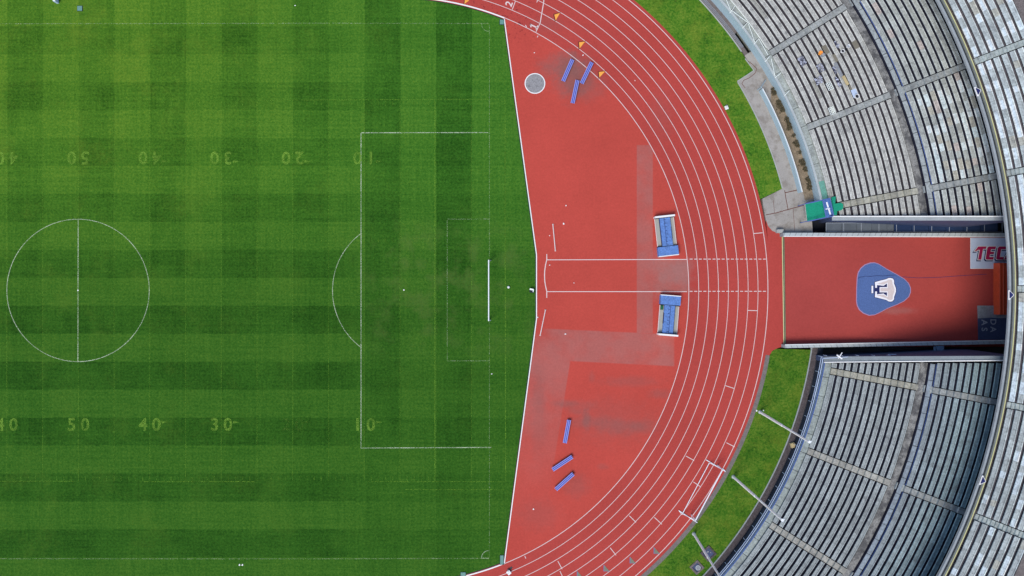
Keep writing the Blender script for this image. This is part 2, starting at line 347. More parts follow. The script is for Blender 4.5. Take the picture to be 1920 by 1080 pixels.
def text_mesh(txt, size, mats, name, parent, loc, rot, shear=0.0, offset=0.0, spacing=1.0, sx=1.0, align='CENTER'):
    cu = bpy.data.curves.new('t', 'FONT'); cu.body = txt; cu.size = size; cu.shear = shear; cu.offset = offset
    cu.space_character = spacing; cu.align_x = align; cu.align_y = 'CENTER'; cu.fill_mode = 'FRONT'; cu.resolution_u = 4
    to = bpy.data.objects.new('t', cu); COL.objects.link(to); bpy.context.view_layer.update()
    me = bpy.data.meshes.new_from_object(to.evaluated_get(bpy.context.evaluated_depsgraph_get()))
    bpy.data.objects.remove(to); me.materials.clear(); me.materials.append(MT[mats])
    ob = bpy.data.objects.new(name, me); COL.objects.link(ob); ob.location = loc; ob.rotation_euler = (0, 0, rot); ob.scale = (sx, 1, 1)
    if parent: ob.parent = parent
    return ob

# ============================================================ GROUND SHEETS
mb = MB(); mb.face([(-900, -900, -2.6), (900, -900, -2.6), (900, 900, -2.6), (-900, 900, -2.6)])
tag(mb.build('ground', 'ground'), 'dark bare ground far below the stands', 'ground', kind='structure')

def slab_px(name, pts, z, mats, depth=2.5, parent=None):
    m = MB(); m.prism(tp(px_poly(pts)), z - depth, z, 0, bottom=False); return m.build(name, mats, parent)
TC = (740, 545)
cap = [(-700, 545 - 706)] + arc(*TC, 706, 90, -90, 96) + [(-700, 545 + 706)]
track = tag(slab_px('running_track', cap, 0.0, 'track'), 'red rubber running track with white lane lines round the goal end', 'track', kind='structure')
floor = [(1440, 455), (1436, 405), (1440, 424), (1448, 433), (1462, 438), (1470, 438), (1940, 438), (1966, 438), (1966, 650), (1470, 650), (1460, 652), (1449, 657), (1443, 666), (1439, 690), (1430, 640)]
tf = slab_px('entrance_floor', floor, 0.004, 'track', 0.3); tag(tf, 'red rubber floor of the entrance between the stands', 'floor', kind='structure')
# pitch
fe = [(945.5, 35.5), (1006, 478), (1006, 598), (945.5, 1057.5)]
a0 = math.degrees(math.asin((545 - 35) / 549.0))
pitch_poly = [(-700, -4)] + arc(*TC, 549, 90, a0, 20) + fe[1:3] + arc(*TC, 549, -a0, -90, 20) + [(-700, 1094)]
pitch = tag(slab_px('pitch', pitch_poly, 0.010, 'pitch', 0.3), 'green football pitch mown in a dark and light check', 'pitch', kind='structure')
# kerb round the pitch and along the inner lane
mb = MB(); ribbon(mb, fe, 1.8, 0.05, thick=0.1)
ribbon(mb, [(-700, -6)] + arc(*TC, 551, 90, a0 - .2, 40), 2.2, 0.05, thick=0.1); ribbon(mb, arc(*TC, 551, -a0 + .2, -90, 40) + [(-700, 1096)], 2.2, 0.05, thick=0.1)
mb.build('kerb', 'white', track)
mb = MB(); f2 = [(a - 2.0, b) for a, b in fe]; ribbon(mb, f2, 1.3, 0.016)
ribbon(mb, arc(*TC, 548.2, 90, a0, 40), 1.4, 0.016); ribbon(mb, arc(*TC, 548.2, -a0, -90, 40), 1.4, 0.016)
mb.build('kerb_shadow_line', 'dark', track)  # dark strip painted as the kerb's shadow on the pitch side
# lane lines
mb = MB()
for i in range(9):
    r = 551.5 + 18.55 * i
    if i == 0: ribbon(mb, arc(*TC, r, a0, -a0, 80), 1.2, 0.008)
    else: ribbon(mb, [(-700, 545 - r)] + arc(*TC, r, 90, -90, 120) + [(-700, 545 + r)], 0.98 if i < 8 else 1.25, 0.008)
mb.build('lane_lines', 'line', track)
mb = MB()
ticks = [((966.5, 2), (960.5, 18)), ((1012.5, 44), (1005, 59.5)), ((985, 47), (987.5, 51)), ((1009, 67), (1007, 70)), ((1008, 0.5), (1006.5, 4.5)),
         ((1413, 438), (1430, 436.3)), ((1402, 582), (1420, 582.5)), ((1360, 723), (1377, 728.5)), ((1362, 830), (1377.5, 838)),
         ((1286, 855), (1301.5, 863.5)), ((1300, 903.5), (1314, 913)), ((1180, 967), (1192.5, 979.5)), ((1227, 970), (1241, 983)), ((1144, 1027), (1155, 1041)),
         ((1046, 1052), (1054, 1067)), ((1050, 1071), (1056, 1084)), ((984, 1042.5), (986, 1047)), ((1190, 150), (1191, 152))]
for a, b in ticks: ribbon(mb, [a, b], 1.3, 0.012)
ribbon(mb, [(1020, -6), (1019.5, 4), (1016, 24), (1012.5, 44.5)], 1.6, 0.012)
mb.build('start_marks', 'line', track)
# javelin runway lines: solid on the apron, dashed across the lanes
mb = MB()
for y, ye in ((487.2, 485.8), (546.8, 546.2)):
    ribbon(mb, [(1025, y), (1288, ye + .6)], 1.35, 0.010)
    x = 1293.0
    while x < 1436:
        ribbon(mb, [(x, ye), (x + 5.6, ye)], 1.4, 0.010); x += 8.6
ribbon(mb, [(1025.2, 476.5), (1025.2, 487)], 1.6, 0.013); ribbon(mb, [(1025.2, 547), (1025.2, 558.5)], 1.6, 0.013)
ribbon(mb, [(1025.2, 487), (1022.8, 497), (1021.3, 508), (1021, 517), (1021.4, 527), (1023, 537), (1025.4, 547)], 1.7, 0.013)
mb.build('runway_lines', 'line', track)
# lane numbers
m1 = MB()
for a, b_, w_ in (((-.02, -.48), (-.02, .48), .17), ((-.28, -.46), (.26, -.46), .12), ((-.30, .20), (-.02, .46), .14)):
    d = Vector((b_[0] - a[0], b_[1] - a[1])); m1.box(((a[0] + b_[0]) / 2, (a[1] + b_[1]) / 2, 0), (d.length, w_, .004), math.atan2(d.y, d.x))
o1 = m1.build('lane_number', 'line', track); p = P(1000.5, 48.5); o1.location = (p.x, p.y, .014); o1.rotation_euler = (0, 0, R_(64.5))
for t, x, y, r in (('2', 955, 7.5, 67.8),):
    p = P(x, y); text_mesh(t, 1.25, 'line', 'lane_number', track, (p.x, p.y, 0.013), R_(r), offset=0.025)
# painted exchange-zone triangles
def tri(pts, mats, grow):
    m = MB(); c = (sum(p[0] for p in pts) / 3, sum(p[1] for p in pts) / 3)
    big = [(c[0] + (p[0] - c[0]) * grow - 0.8, c[1] + (p[1] - c[1]) * grow) for p in pts]
    q = px_poly(big); m.face([(p.x, p.y, 0.012) for p in q], 1)
    q = px_poly(pts); m.face([(p.x, p.y, 0.016) for p in q], 0)
    return m.build('painted_triangle', mats, track)
for pts in ([(1122.9, 135), (1134.5, 133.8), (1123.8, 145.6)], [(1039.4, 27.5), (1050, 24.4), (1041.9, 38.5)], [(1085.8, 79.3), (1097, 78), (1086.7, 91)], [(872, -1), (880, 0.6), (870.8, 7.5)]):
    tri(pts, ['orange', 'orange_d'], 1.35)
for x, y in ((1231, 1033), (1186, 1051), (1137, 1066), (1087, 1078)):
    tri([(x - 4, y - 6.5), (x - 4.2, y + 4.5), (x + 6, y + 5)], ['tri_g', 'tri_b'], 1.15)
# throwing circle
tc = tag(MB().build('throwing_circle', 'concdisc'), 'round grey concrete throwing circle with white rim set in the red apron', 'throwing circle', kind='structure')
bpy.data.objects.remove(tc)
mb = MB(); mb.prism(tp(px_poly(arc(1003, 156.5, 19.3, 0, 360, 47)[:-1])), -0.1, 0.014, 1); mb.prism(tp(px_poly(arc(1003, 156.5, 17.6, 0, 360, 47)[:-1])), -0.1, 0.020, 0)
tag(mb.build('throwing_circle', ['concdisc', 'white']), 'round grey concrete throwing circle with white rim', 'throwing circle', kind='structure')

# ------------------------------------------------------------ pitch markings (painted, worn)
def lines(name, segs, m, z, wd=1.7):
    b = MB()
    for s_ in segs: ribbon(b, s_, wd, z)
    return b.build(name, m, pitch)
cc = arc(146.5, 544.5, 133.5, 0, 360, 96)[:-1]
b = MB(); ribbon(b, cc, 1.3, 0.020, closed=True); ribbon(b, [(146.8, 410), (146.2, 679)], 1.3, 0.024)
for i in range(len(b.f)): pass
b.build('centre_circle', 'wline', pitch)
lines('penalty_area_line', [[(676.6, 249), (916, 248.6)], [(677, 250), (677, 839)], [(676, 840), (921, 838.8)]], 'wline', 0.020, 1.5)
pa = [p for p in arc(757, 544.5, 133.5, 127.3, 232.7, 40)]
lines('penalty_arc', [pa], 'wline', 0.024, 1.3)
lines('goal_area_line', [[(838.5, 411), (917, 410.6)], [(838.6, 411.5), (838.6, 676)], [(838.5, 676.8), (917, 676.4)]], 'wline2', 0.020, 1.6)
lines('goal_line', [[(917.6, 46), (917.6, 1046)]], 'wline2', 0.028, 1.2)
lines('touchline', [[(-700, 45.5), (150, 44.5), (600, 43.6), (917, 44.2)], [(-700, 1047), (600, 1047.6), (917, 1046.6)]], 'wline2', 0.032, 1.5)
lines('corner_arc', [[(917.5 + 14.7 * math.cos(R_(a)), 1046.5 - 14.7 * math.sin(R_(a))) for a in range(95, 181, 12)] + [(903.3, 1046.4), (917, 1046.4)],
                     ], 'wline', 0.036, 1.2)
lines('corner_arc', [[(917.5 + 14.7 * math.cos(R_(a)), 44.5 + 14.7 * math.sin(R_(a))) for a in range(92, 178, 12)]], 'wline2', 0.036, 1.2)
ys = []
for k in range(-4, 12):
    x = 147 + 67 * k
    if x > 900: continue
    ys.append([(x, 190), (x, 902)])
lines('yard_lines', ys, 'yline2', 0.016, 1.3)
lines('end_zone_lines', [[(815, 186), (815, 903)], [(947, 186), (948, 903)], [(750, 186.5), (947, 186)], [(480, 188), (750, 187)], [(-700, 902), (140, 902.3)], [(270, 903), (480, 903)], [(690, 903), (947, 903)], [(760, 918), (946, 918)],
                         [(947, 260), (947, 500)], [(482, 192), (482, 235)]], 'yline', 0.020, 1.5)
tk = []
for k in range(-30, 60):
    x = 147 + 13.4 * k
    if x < 817:
        if k % 5: tk.append([(x, 446), (x, 454)]); tk.append([(x, 190), (x, 198)]); tk.append([(x, 893), (x, 901)])
lines('yard_ticks', tk, 'yline2', 0.024, 1.4)
for n_, px in (('50', 147), ('40', 281), ('30', 415), ('20', 549), ('10', 683), ('40', 13)):
    for py, rot in ((295, 180), (797, 0)):
        p = P(px, py)
        mm = 'num2' if (rot == 0 and n_ == '20') else 'num'
        text_mesh(n_[0], 2.25, mm, 'yard_number', pitch, (p.x + (-0.85 if rot == 0 else 0.85), p.y, 0.028), R_(rot), offset=0.05)
        text_mesh(n_[1], 2.25, mm, 'yard_number', pitch, (p.x + (0.85 if rot == 0 else -0.85), p.y, 0.028), R_(rot), offset=0.05)
        if n_ != '50' and px > 100:
            b = MB(); q = px_poly([(px + 22, py + (5 if rot else -8)), (px + 34, py + (5 if rot else -8) + 2.5), (px + 22, py + (5 if rot else -8) + 5)])
            b.face([(v.x, v.y, 0.028) for v in q]); b.build('yard_arrow', mm, pitch)

# ------------------------------------------------------------ verges, gutter, paving
def ring_px(r0, r1, t0, t1, n=60, c=TC):
    return arc(*c, r1, t0, t1, n) + arc(*c, r0, t1, t0, n)
C2 = (CX, CY)
vn = arc(*C2, 787.5, 52, 31.4, 26) + arc(*C2, 750, 31.2, 14.5, 20) + arc(*TC, 706, 14.05, 52, 40)
tag(slab_px('north_verge', vn, 0.012, 'verge', 0.4), 'bright green grass verge beside the upper track bend', 'grass verge', kind='structure')
vs = [(1455, 654), (1516, 656)] + arc(*C2, 789, -8.3, -52, 40) + arc(*TC, 714, -52, -9.6, 40) + [(1443, 668), (1447, 659)]
tag(slab_px('south_verge', vs, 0.012, 'verge_s', 0.4), 'green grass verge beside the lower track bend', 'grass verge', kind='structure')
tag(slab_px('gutter', ring_px(706, 714.2, -9.8, -52), 0.006, 'gutter', 0.4), 'old concrete gutter between lower track bend and grass', 'gutter', kind='structure')
pv = arc(*C2, 750, 31.2, 14.5, 20) + [(1429.5, 372.5), (1432, 392), (1436, 412), (1440, 424), (1448, 433), (1462, 438), (1516, 438)] + arc(*C2, 777, 11.5, 27.5, 12) + [(1413, 181)] + arc(*C2, 806, 30, 33.6, 6) + [(1395, 112)]
# paving: part beside the curved wall, whole region up to the stand at its two ends
pv = [(1383, 152.5)] + arc(*C2, 750, 31.0, 14.5, 20) + [(1429.5, 372.5), (1432, 392), (1436, 412), (1440, 424), (1448, 433), (1462, 438), (1524, 438), (1520, 380)] + arc(*C2, 809, 12, 33.7, 24) + arc(*C2, 788.5, 33.7, 31.4, 4)
pave = tag(slab_px('paving', pv, 0.016, 'pave', 2.6), 'warm grey concrete paving between verge and stand', 'paving', kind='structure')
mb = MB()
for sgm, wd in (([(1436, 403), (1456, 399), (1477, 393), (1507, 385)], 1.5), ([(1471, 357), (1474, 375), (1477.5, 393)], 1.3), ([(1472, 361.5), (1500, 355)], 1.6),
            ([(1399, 112), (1410, 120), (1419, 129), (1416, 137), (1405, 146), (1394, 151), (1391, 157), (1397, 165)], 1.1), ([(1452, 400), (1450, 376)], .7), ([(1487, 392), (1490, 434)], .7)):
    ribbon(mb, sgm, wd, 0.024)
mb.build('joint', 'rust', pave)
mb = MB(); ribbon(mb, [(1397, 110), (1413.5, 132.5), (1383, 152.5)] + arc(*C2, 751, 31.0, 14.6, 20), 2.0, 0.05, thick=0.06); mb.build('edging', 'conc2', pave)
# soil behind the curved wall
mb = MB(); sp_ = arc(*C2, 787, 26.5, 12.2, 16) + arc(*C2, 805, 12.2, 28.5, 16)
tag(slab_px('soil_strip', sp_, 0.05, 'soil', 0.5), 'dry brown soil strip between curved wall and stand', 'soil', kind='structure')
# brown stone strip with black pit
for k, (r0, r1, ta, tb) in enumerate(((789, 806, 36.9, 54), (789, 796.5, 33.6, 36.9))):
    o = slab_px('stone_strip', ring_px(r0, r1, ta, tb, 20, C2), 0.0, 'stone_b', 1.0); tag(o, 'brown stone strip beside the upper grass verge', 'stone paving', kind='structure')
mb = MB(); ribbon(mb, arc(*C2, 788, 54, 34.4, 30), 2.2, 0.06, thick=0.2)
tag(mb.build('verge_kerb', 'conc2'), 'thin pale concrete kerb edging the upper grass verge', 'kerb', kind='structure')
mb = MB()
for k in range(3): ribbon(mb, arc(*C2, 791.5 + 2.3 * k, 54, 34.8, 40), 0.7, 0.03, thick=0.03)
tag(mb.build('floor_rail', 'grey_metal'), 'thin metal floor rails along the stone strip', 'rails', kind='structure')
# southern stone strip
mb = MB(); mb.prism(tp(px_poly(ring_px(790.5, 801, -7.9, -54, 50, C2))), -0.6, 0.02); 
tag(mb.build('stone_strip', 'stone'), 'dark lava stone strip between lower verge and stand', 'stone paving', kind='structure')
mb = MB(); ribbon(mb, arc(*C2, 789.5, -8, -54, 50), 2.2, 0.07, thick=0.3)
tag(mb.build('verge_kerb', 'conc'), 'pale concrete kerb edging the lower grass verge', 'kerb', kind='structure')
mb = MB()
for (r0, r1, ta, tb) in ((801, 812, -6.5, -14.2), (801, 812, -15.0, -54)):
    mb.prism(tp(px_poly(ring_px(r0, r1, ta, tb, 40, C2))), -0.9, -0.15, bottom=False)
tag(mb.build('trench_floor', 'wall_dark'), 'dark narrow trench floor below the lower stand front', 'trench', kind='structure')

# ============================================================ STANDS
Z1, DZ1, P1, G1 = 1.95, 0.28, 12.85, 844.0      # first section: bench height, rise, pitch, first gap centre
Z2, DZ2, P2, G2 = 5.95, 0.30, 13.60, 1040.0
Z3, DZ3, P3, G3 = 12.3, 0.34, 16.30, 1168.5
def tun_n(r): return math.degrees(math.asin(138.0 / r))
def tun_s(r): return -math.degrees(math.asin(139.0 / r))
def edge(t, s_, wpx=7.1): return lambda r: t + s_ * math.degrees(wpx / r)
def bench_rows(block, rows, tl, th, z0, dz, r_of, tintf, nose=1.9, blk=30.0):
    """rows: index list; r_of(i) -> (r0, r1) bench edges in picture radius at its own height"""
    for i in rows:
        z = z0 + dz * i; r0, r1 = r_of(i); m = MB()
        ta, tb = tl((r0 + r1) / 2), th((r0 + r1) / 2)
        if tb - ta < 0.15: continue
        L = R_(tb - ta) * r0; n = max(1, int(L / blk)); rn = r1 - nose
        cuts = [0.0] + [(k + random.uniform(-.22, .22)) / n for k in range(1, n)] + [1.0]
        g = 0.22 / r0 * 57.3
        for k in range(n):
            a = ta + (tb - ta) * cuts[k] + (g / 2 if k else 0); b2 = ta + (tb - ta) * cuts[k + 1] - (g / 2 if k < n - 1 else 0)
            t = tintf(i, (a + b2) / 2)
            sub = max(1, int((b2 - a) / 1.2))
            for q in range(sub):
                u0, u1 = a + (b2 - a) * q / sub, a + (b2 - a) * (q + 1) / sub
                kk = random.uniform(1.15, 1.55); t2 = tuple(min(2.1, c * kk) for c in t); t3 = tuple(min(2.1, c * (kk * .5 + .6)) for c in t)
                m.prism([Q(r0, u0, z), Q(r0 + 1.1, u0, z), Q(r0 + 1.1, u1, z), Q(r0, u1, z)], z - .115, z + .004, 0, t3, bottom=False)
                m.prism([Q(r0 + 1.1, u0, z), Q(rn - .35, u0, z), Q(rn - .35, u1, z), Q(r0 + 1.1, u1, z)], z - .115, z, 0, t, bottom=False)
                zz = z + .012
                m.prism([Q(rn + .35, u0, z), Q(r1, u0, z), Q(r1, u1, z), Q(rn + .35, u1, z)], z - .115, zz, 0, t2, bottom=False)
        m.build('bench_row', 'bench', block)
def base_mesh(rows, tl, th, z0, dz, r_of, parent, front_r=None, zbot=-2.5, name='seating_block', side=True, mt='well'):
    m = MB(); N = 10
    prev = None
    for idx, i in enumerate(rows):
        z = z0 + dz * i; r0, r1 = r_of(i); zf = z - 0.41
        for k in range(N):
            f0, f1 = k / N, (k + 1) / N
            def pt(r, f, zz, zr=z): return Q(r, tl(r) + (th(r) - tl(r)) * f, zr, zz)
            ri = r0 + (r1 - r0) * 0.6
            if idx == 0: rp = (front_r or r0 - 3)
            else:
                pr0, pr1 = r_of(rows[idx - 1]); rp = pr0 + (pr1 - pr0) * 0.6
            zr_prev = z if idx == 0 else z - dz
            A0, A1 = pt(rp, f0, zf, zr_prev), pt(rp, f1, zf, zr_prev)
            B0, B1 = pt(ri, f0, zf), pt(ri, f1, zf)
            m.face([A0, B0, B1, A1])
            C0, C1 = Vector((B0.x, B0.y, zf + dz)), Vector((B1.x, B1.y, zf + dz)); m.face([B0, C0, C1, B1])
            for fe_, ff in ((0, 0.0), (N - 1, 1.0)):
                if side and k == fe_:
                    a_, b_ = (A0, B0) if ff == 0 else (A1, B1)
                    m.face([a_, b_, (b_.x, b_.y, zbot), (a_.x, a_.y, zbot)], 0)
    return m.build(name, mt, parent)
def stair(parent, t, n, z0, dz, g0, pitch_, half=5.0, name='stairway', tl=(1, 1, 1), rstart=None):
    m = MB()
    for i in range(n):
        z = z0 + dz * i - 0.10; ra = g0 + pitch_ * (i - 1) + 0.9; rb = g0 + pitch_ * i - 0.3
        if i == 0 and rstart: ra = rstart
        d0, d1 = math.degrees(half / ra), math.degrees(half / rb)
        c = random.uniform(.85, 1.1); tt = (tl[0] * c, tl[1] * c, tl[2] * c)
        m.prism([Q(ra, t - d0, z), Q(rb, t - d1, z), Q(rb, t + d1, z), Q(ra, t + d0, z)], z - 0.5, z, 0, tt)
    # dark stringer below the steps
    N = n
    for i in range(N):
        z = z0 + dz * i - 0.45; ra = g0 + pitch_ * (i - 1) - 2; rb = g0 + pitch_ * i
        d = math.degrees((half + 1.3) / ra)
        m.prism([Q(ra, t - d, z), Q(rb, t - d, z), Q(rb, t + d, z), Q(ra, t + d, z)], -2.0, z, 1, bottom=False)
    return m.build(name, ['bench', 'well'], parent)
def r1of(i): return (G1 + P1 * (i - 1) + 2.5, G1 + P1 * i - 2.9) if i else (832.0, G1 - 2.9)
def r2of(j): return (G2 + P2 * (j - 1) + 2.7, G2 + P2 * j - 3.1) if j else (1028.0, G2 - 3.1)
def r3of(j): return (G3 + P3 * j + 2.7, G3 + P3 * (j + 1) - 3.9)
TN = lambda lo, hi, base: tuple(c * random.uniform(lo, hi) for c in [1])[0]
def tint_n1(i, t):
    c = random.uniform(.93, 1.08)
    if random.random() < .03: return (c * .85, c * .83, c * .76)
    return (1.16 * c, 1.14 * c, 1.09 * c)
def tint_n2(i, t):
    c = random.uniform(.86, 1.12); d = (1.05 * c, 1.10 * c, 1.08 * c)
    if 10.5 < t < 20.5 and 0 < i < 9 and random.random() < .5:
        return (1.55, 1.75, 1.85) if random.random() < .62 else (1.1, 1.06, .94)
    if random.random() < .05: return (1.25, 1.1, 1.05)
    return d
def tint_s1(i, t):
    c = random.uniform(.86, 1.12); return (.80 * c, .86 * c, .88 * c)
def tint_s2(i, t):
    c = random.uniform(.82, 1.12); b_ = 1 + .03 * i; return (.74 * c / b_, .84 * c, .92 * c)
def tint_u(i, t):
    c = random.uniform(.85, 1.12)
    k = 1.18 if t > 5 else 1.0
    if random.random() < (.4 if t > -12 else .12): return (1.38 * k, 1.55 * k, 1.7 * k)
    if random.random() < .06: return (1.05, 1.03, .93)
    return (.98 * c * k, 1.06 * c * k, 1.08 * c * k)

ST = [10.65, 21.4, 32.1]
def lower_stand(sg):
    if sg > 0: root = empty('lower_stand', Q(820, 30, 0), 'pale lower seating stand curving round above the red entrance, under repair', 'stand', 'lower tiers of the stadium bowl')
    else: root = empty('lower_stand', Q(820, -30, 0), 'darker blue-grey lower seating stand curving round below the red entrance', 'stand', 'lower tiers of the stadium bowl')
    root.location = (0, 0, 0)
    if sg > 0:
        wed = [(tun_n, edge(ST[0], -1)), (edge(ST[0], 1), edge(ST[1], -1)), (edge(ST[1], 1), edge(ST[2], -1)), (edge(ST[2], 1), lambda r: 47.0)]
    else:
        wed = [(edge(-ST[0], 1), tun_s), (edge(-ST[1], 1), edge(-ST[0], -1)), (edge(-ST[2], 1), edge(-ST[1], -1)), (lambda r: -47.0, edge(-ST[2], -1))]
    R1 = list(range(13)); R2 = list(range(9))
    for tl, th in wed:
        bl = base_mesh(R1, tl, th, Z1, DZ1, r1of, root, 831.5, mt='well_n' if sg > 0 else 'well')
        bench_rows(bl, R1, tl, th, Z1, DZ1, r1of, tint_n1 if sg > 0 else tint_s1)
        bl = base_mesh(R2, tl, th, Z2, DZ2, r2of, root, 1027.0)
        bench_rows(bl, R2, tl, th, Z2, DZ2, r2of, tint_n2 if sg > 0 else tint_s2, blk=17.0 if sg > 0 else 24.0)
    for t in ST:
        warm = (1.0, .96, .82) if t < 20 else ((.92, .95, .95) if sg > 0 else (.98, .95, .88))
        stair(root, sg * t, 13, Z1, DZ1, G1, P1, 5.6, tl=warm, rstart=832.5)
        stair(root, sg * t, 9, Z2, DZ2, G2, P2, 5.6, tl=(.8, .84, .86))
    # crossover walkway between the two sections
    ta, tb = (7.8, 47) if sg > 0 else (-47, -7.9)
    cuts = 60
    za = Z1 + 12 * DZ1 - 0.12; zl = Z2 - 0.42; m = MB()
    def seg(m, r0, r1, z, zb, mi=0, n=cuts, gap=0.0, t=(1, 1, 1), a=ta, b=tb, var=0):
        for k in range(n):
            u0 = a + (b - a) * k / n; u1 = a + (b - a) * (k + 1) / n
            g = gap / r0 * 57.3 / 2
            c = 1 + random.uniform(-var, var)
            m.prism([Q(r0, u0 + g, z), Q(r1, u0 + g, z), Q(r1, u1 - g, z), Q(r0, u1 - g, z)], zb, z, mi, tuple(x * c for x in t), bottom=False)
    seg(m, 996, 1014, za - .1, -2); m.build('crossover_walkway', 'aisle', root)
    m = MB(); seg(m, 1013.2, 1014.4, zl - .02, 1.5); m.build('ledge_shade_face', 'well', root)  # dark face painting the shade line at the foot of the ledge
    m = MB(); seg(m, 1014.5, 1025.5, zl, 1.5, gap=0.9, n=int((tb - ta) / 1.72), t=(.92, 1.0, 1.05) if sg > 0 else (.72, .84, 1.0), var=.08); m.build('ledge', 'bench', root)
    m = MB(); seg(m, 1025.4, 1027.4, zl + .05, 1.5, 0); m.build('kerb_strip', 'slat_d', root) if False else m.build('painted_kerb', 'rail', root)
    # blocks of three short steps where stairs cross the ledge
    for t in ST:
        m = MB()
        for k in range(3):
            ra = 1010 + 5.5 * k; z = za + (zl - za) * (k + 1) / 3 + .05; d = math.degrees(6.5 / ra)
            m.prism([Q(ra, sg * t - d, z), Q(ra + 5.0, sg * t - d, z), Q(ra + 5.0, sg * t + d, z), Q(ra, sg * t + d, z)], za - .5, z, 0, (.85, .9, .93))
        m.build('crossing_steps', ['bench'], root)
    # front: wall, ledge, walkway
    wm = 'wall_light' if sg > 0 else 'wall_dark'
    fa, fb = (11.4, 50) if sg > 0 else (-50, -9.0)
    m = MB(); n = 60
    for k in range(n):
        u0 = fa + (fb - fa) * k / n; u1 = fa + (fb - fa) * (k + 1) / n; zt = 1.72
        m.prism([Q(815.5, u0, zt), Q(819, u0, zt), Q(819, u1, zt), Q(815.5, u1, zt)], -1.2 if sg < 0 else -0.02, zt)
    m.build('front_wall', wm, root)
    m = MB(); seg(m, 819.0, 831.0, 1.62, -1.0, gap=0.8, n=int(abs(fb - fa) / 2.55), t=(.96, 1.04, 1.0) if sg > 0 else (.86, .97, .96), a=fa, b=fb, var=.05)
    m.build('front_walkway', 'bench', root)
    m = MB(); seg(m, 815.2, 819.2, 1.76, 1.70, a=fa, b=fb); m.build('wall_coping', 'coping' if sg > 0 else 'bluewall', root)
    if sg < 0:
        m = MB()
        for rr, zz in ((813.2, 2.55), (810.0, 2.05)):
            pts = [Q(rr, fa + (fb - fa) * k / 60, zz) for k in range(61)]
            for k in range(60): m.tube(pts[k], pts[k + 1], .045, n=5)
        for k in range(0, 61, 3):
            p = Q(813.2, fa + (fb - fa) * k / 60, 2.55); m.tube(p, (p.x, p.y, 1.2), .03, n=5); 
        m.build('guard_rail', 'railw', root)
        m = MB()
        pts = [Q(818.2, fa + (fb - fa) * k / 60, 2.0) for k in range(61)]
        for k in range(60): m.tube(pts[k], pts[k + 1], .05, n=5)
        for k in range(0, 61, 4):
            p = Q(818.2, fa + (fb - fa) * k / 60, 2.0); m.tube(p, (p.x, p.y, 1.7), .04, n=5)
        m.build('handrail', 'rail', root)
    else:
        m = MB()
        def L(a, b): m.tube(P(*a), P(*b), .032, n=5)
        rl = [Q(831, 33 + (50 - 33) * k / 24, 2.0) for k in range(25)]
        for k in range(24): m.tube(rl[k], rl[k + 1], .035, n=5)
        for (a, b) in (((1379, 10, 2.2), (1368, 25, 1.8)), ((1362, 0, 2.3), (1370, 19, 1.8)), ((1402, 42, 2.2), (1392, 53, 1.8)), ((1403, 44, 2.3), (1415, 79, 1.8)), ((1423, 72, 2.2), (1413.5, 83, 1.8)),
                       ((1446, 110, 2.3), (1453, 142, 1.8)), ((1443, 106, 2.2), (1434, 116, 1.8)), ((1464, 137, 2.2), (1453, 146, 1.8)), ((1480, 170, 2.0), (1470, 180, 1.8)), ((1371, 19, 2.2), (1402, 42, 2.0)), ((1423, 73, 2.1), (1440, 103, 2.0))):
            L(a, b)
        m.build('guard_rail', 'mast', root)
    # side wall towards the entrance with its coping
    m = MB(); mc = MB(); ms = MB(); n = 24
    for k in range(n):
        x0, x1 = (1560 if sg > 0 else 1545) + (1905 - (1560 if sg > 0 else 1545)) * k / n, (1560 if sg > 0 else 1545) + (1905 - (1560 if sg > 0 else 1545)) * (k + 1) / n
        def zc(x):
            return 2.35 + (9.4 - 2.35) * max(0, min(1, (x - 1570) / 300))
        def yy(x): return (406.0, 413.5) if sg > 0 else (668.5 + (x - 1545) * -.004, 678.5 - (x - 1545) * .010)
        y0, y1 = yy(x0), yy(x1); a0_, b0_, a1_, b1_ = P(x0, y0[0], zc(x0)), P(x0, y0[1], zc(x0)), P(x1, y1[0], zc(x1)), P(x1, y1[1], zc(x1))
        mc.face([a0_, b0_, b1_, a1_]) 
        lo = lambda p, z=-2.5: (p.x, p.y, z)
        inner = (b0_, b1_) if sg > 0 else (a1_, a0_)
        outer = (a1_, a0_) if sg > 0 else (b0_, b1_)
        m.face([inner[0], inner[1], lo(inner[1]), lo(inner[0])]); m.face([outer[0], outer[1], lo(outer[1]), lo(outer[0])])
        # raised lip
        e0, e1 = (P(x0, y0[0] - .4, zc(x0) + .10), P(x1, y1[0] - .4, zc(x1) + .10)) if sg > 0 else (P(x0, y0[1] + .6, zc(x0) + .10), P(x1, y1[1] + .6, zc(x1) + .10))
        ms.tube(e0, e1, .07, n=6)
    e = P(*((1560, 406, 2.35) if sg > 0 else (1545, 668.5, 2.35))); e2 = P(*((1560, 413.5, 2.35) if sg > 0 else (1545, 678.5, 2.35)))
    m.face([e, e2, (e2.x, e2.y, -2.5), (e.x, e.y, -2.5)])
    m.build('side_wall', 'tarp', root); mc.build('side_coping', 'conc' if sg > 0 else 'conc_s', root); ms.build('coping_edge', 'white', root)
    return root
LN = lower_stand(1); LS = lower_stand(-1)
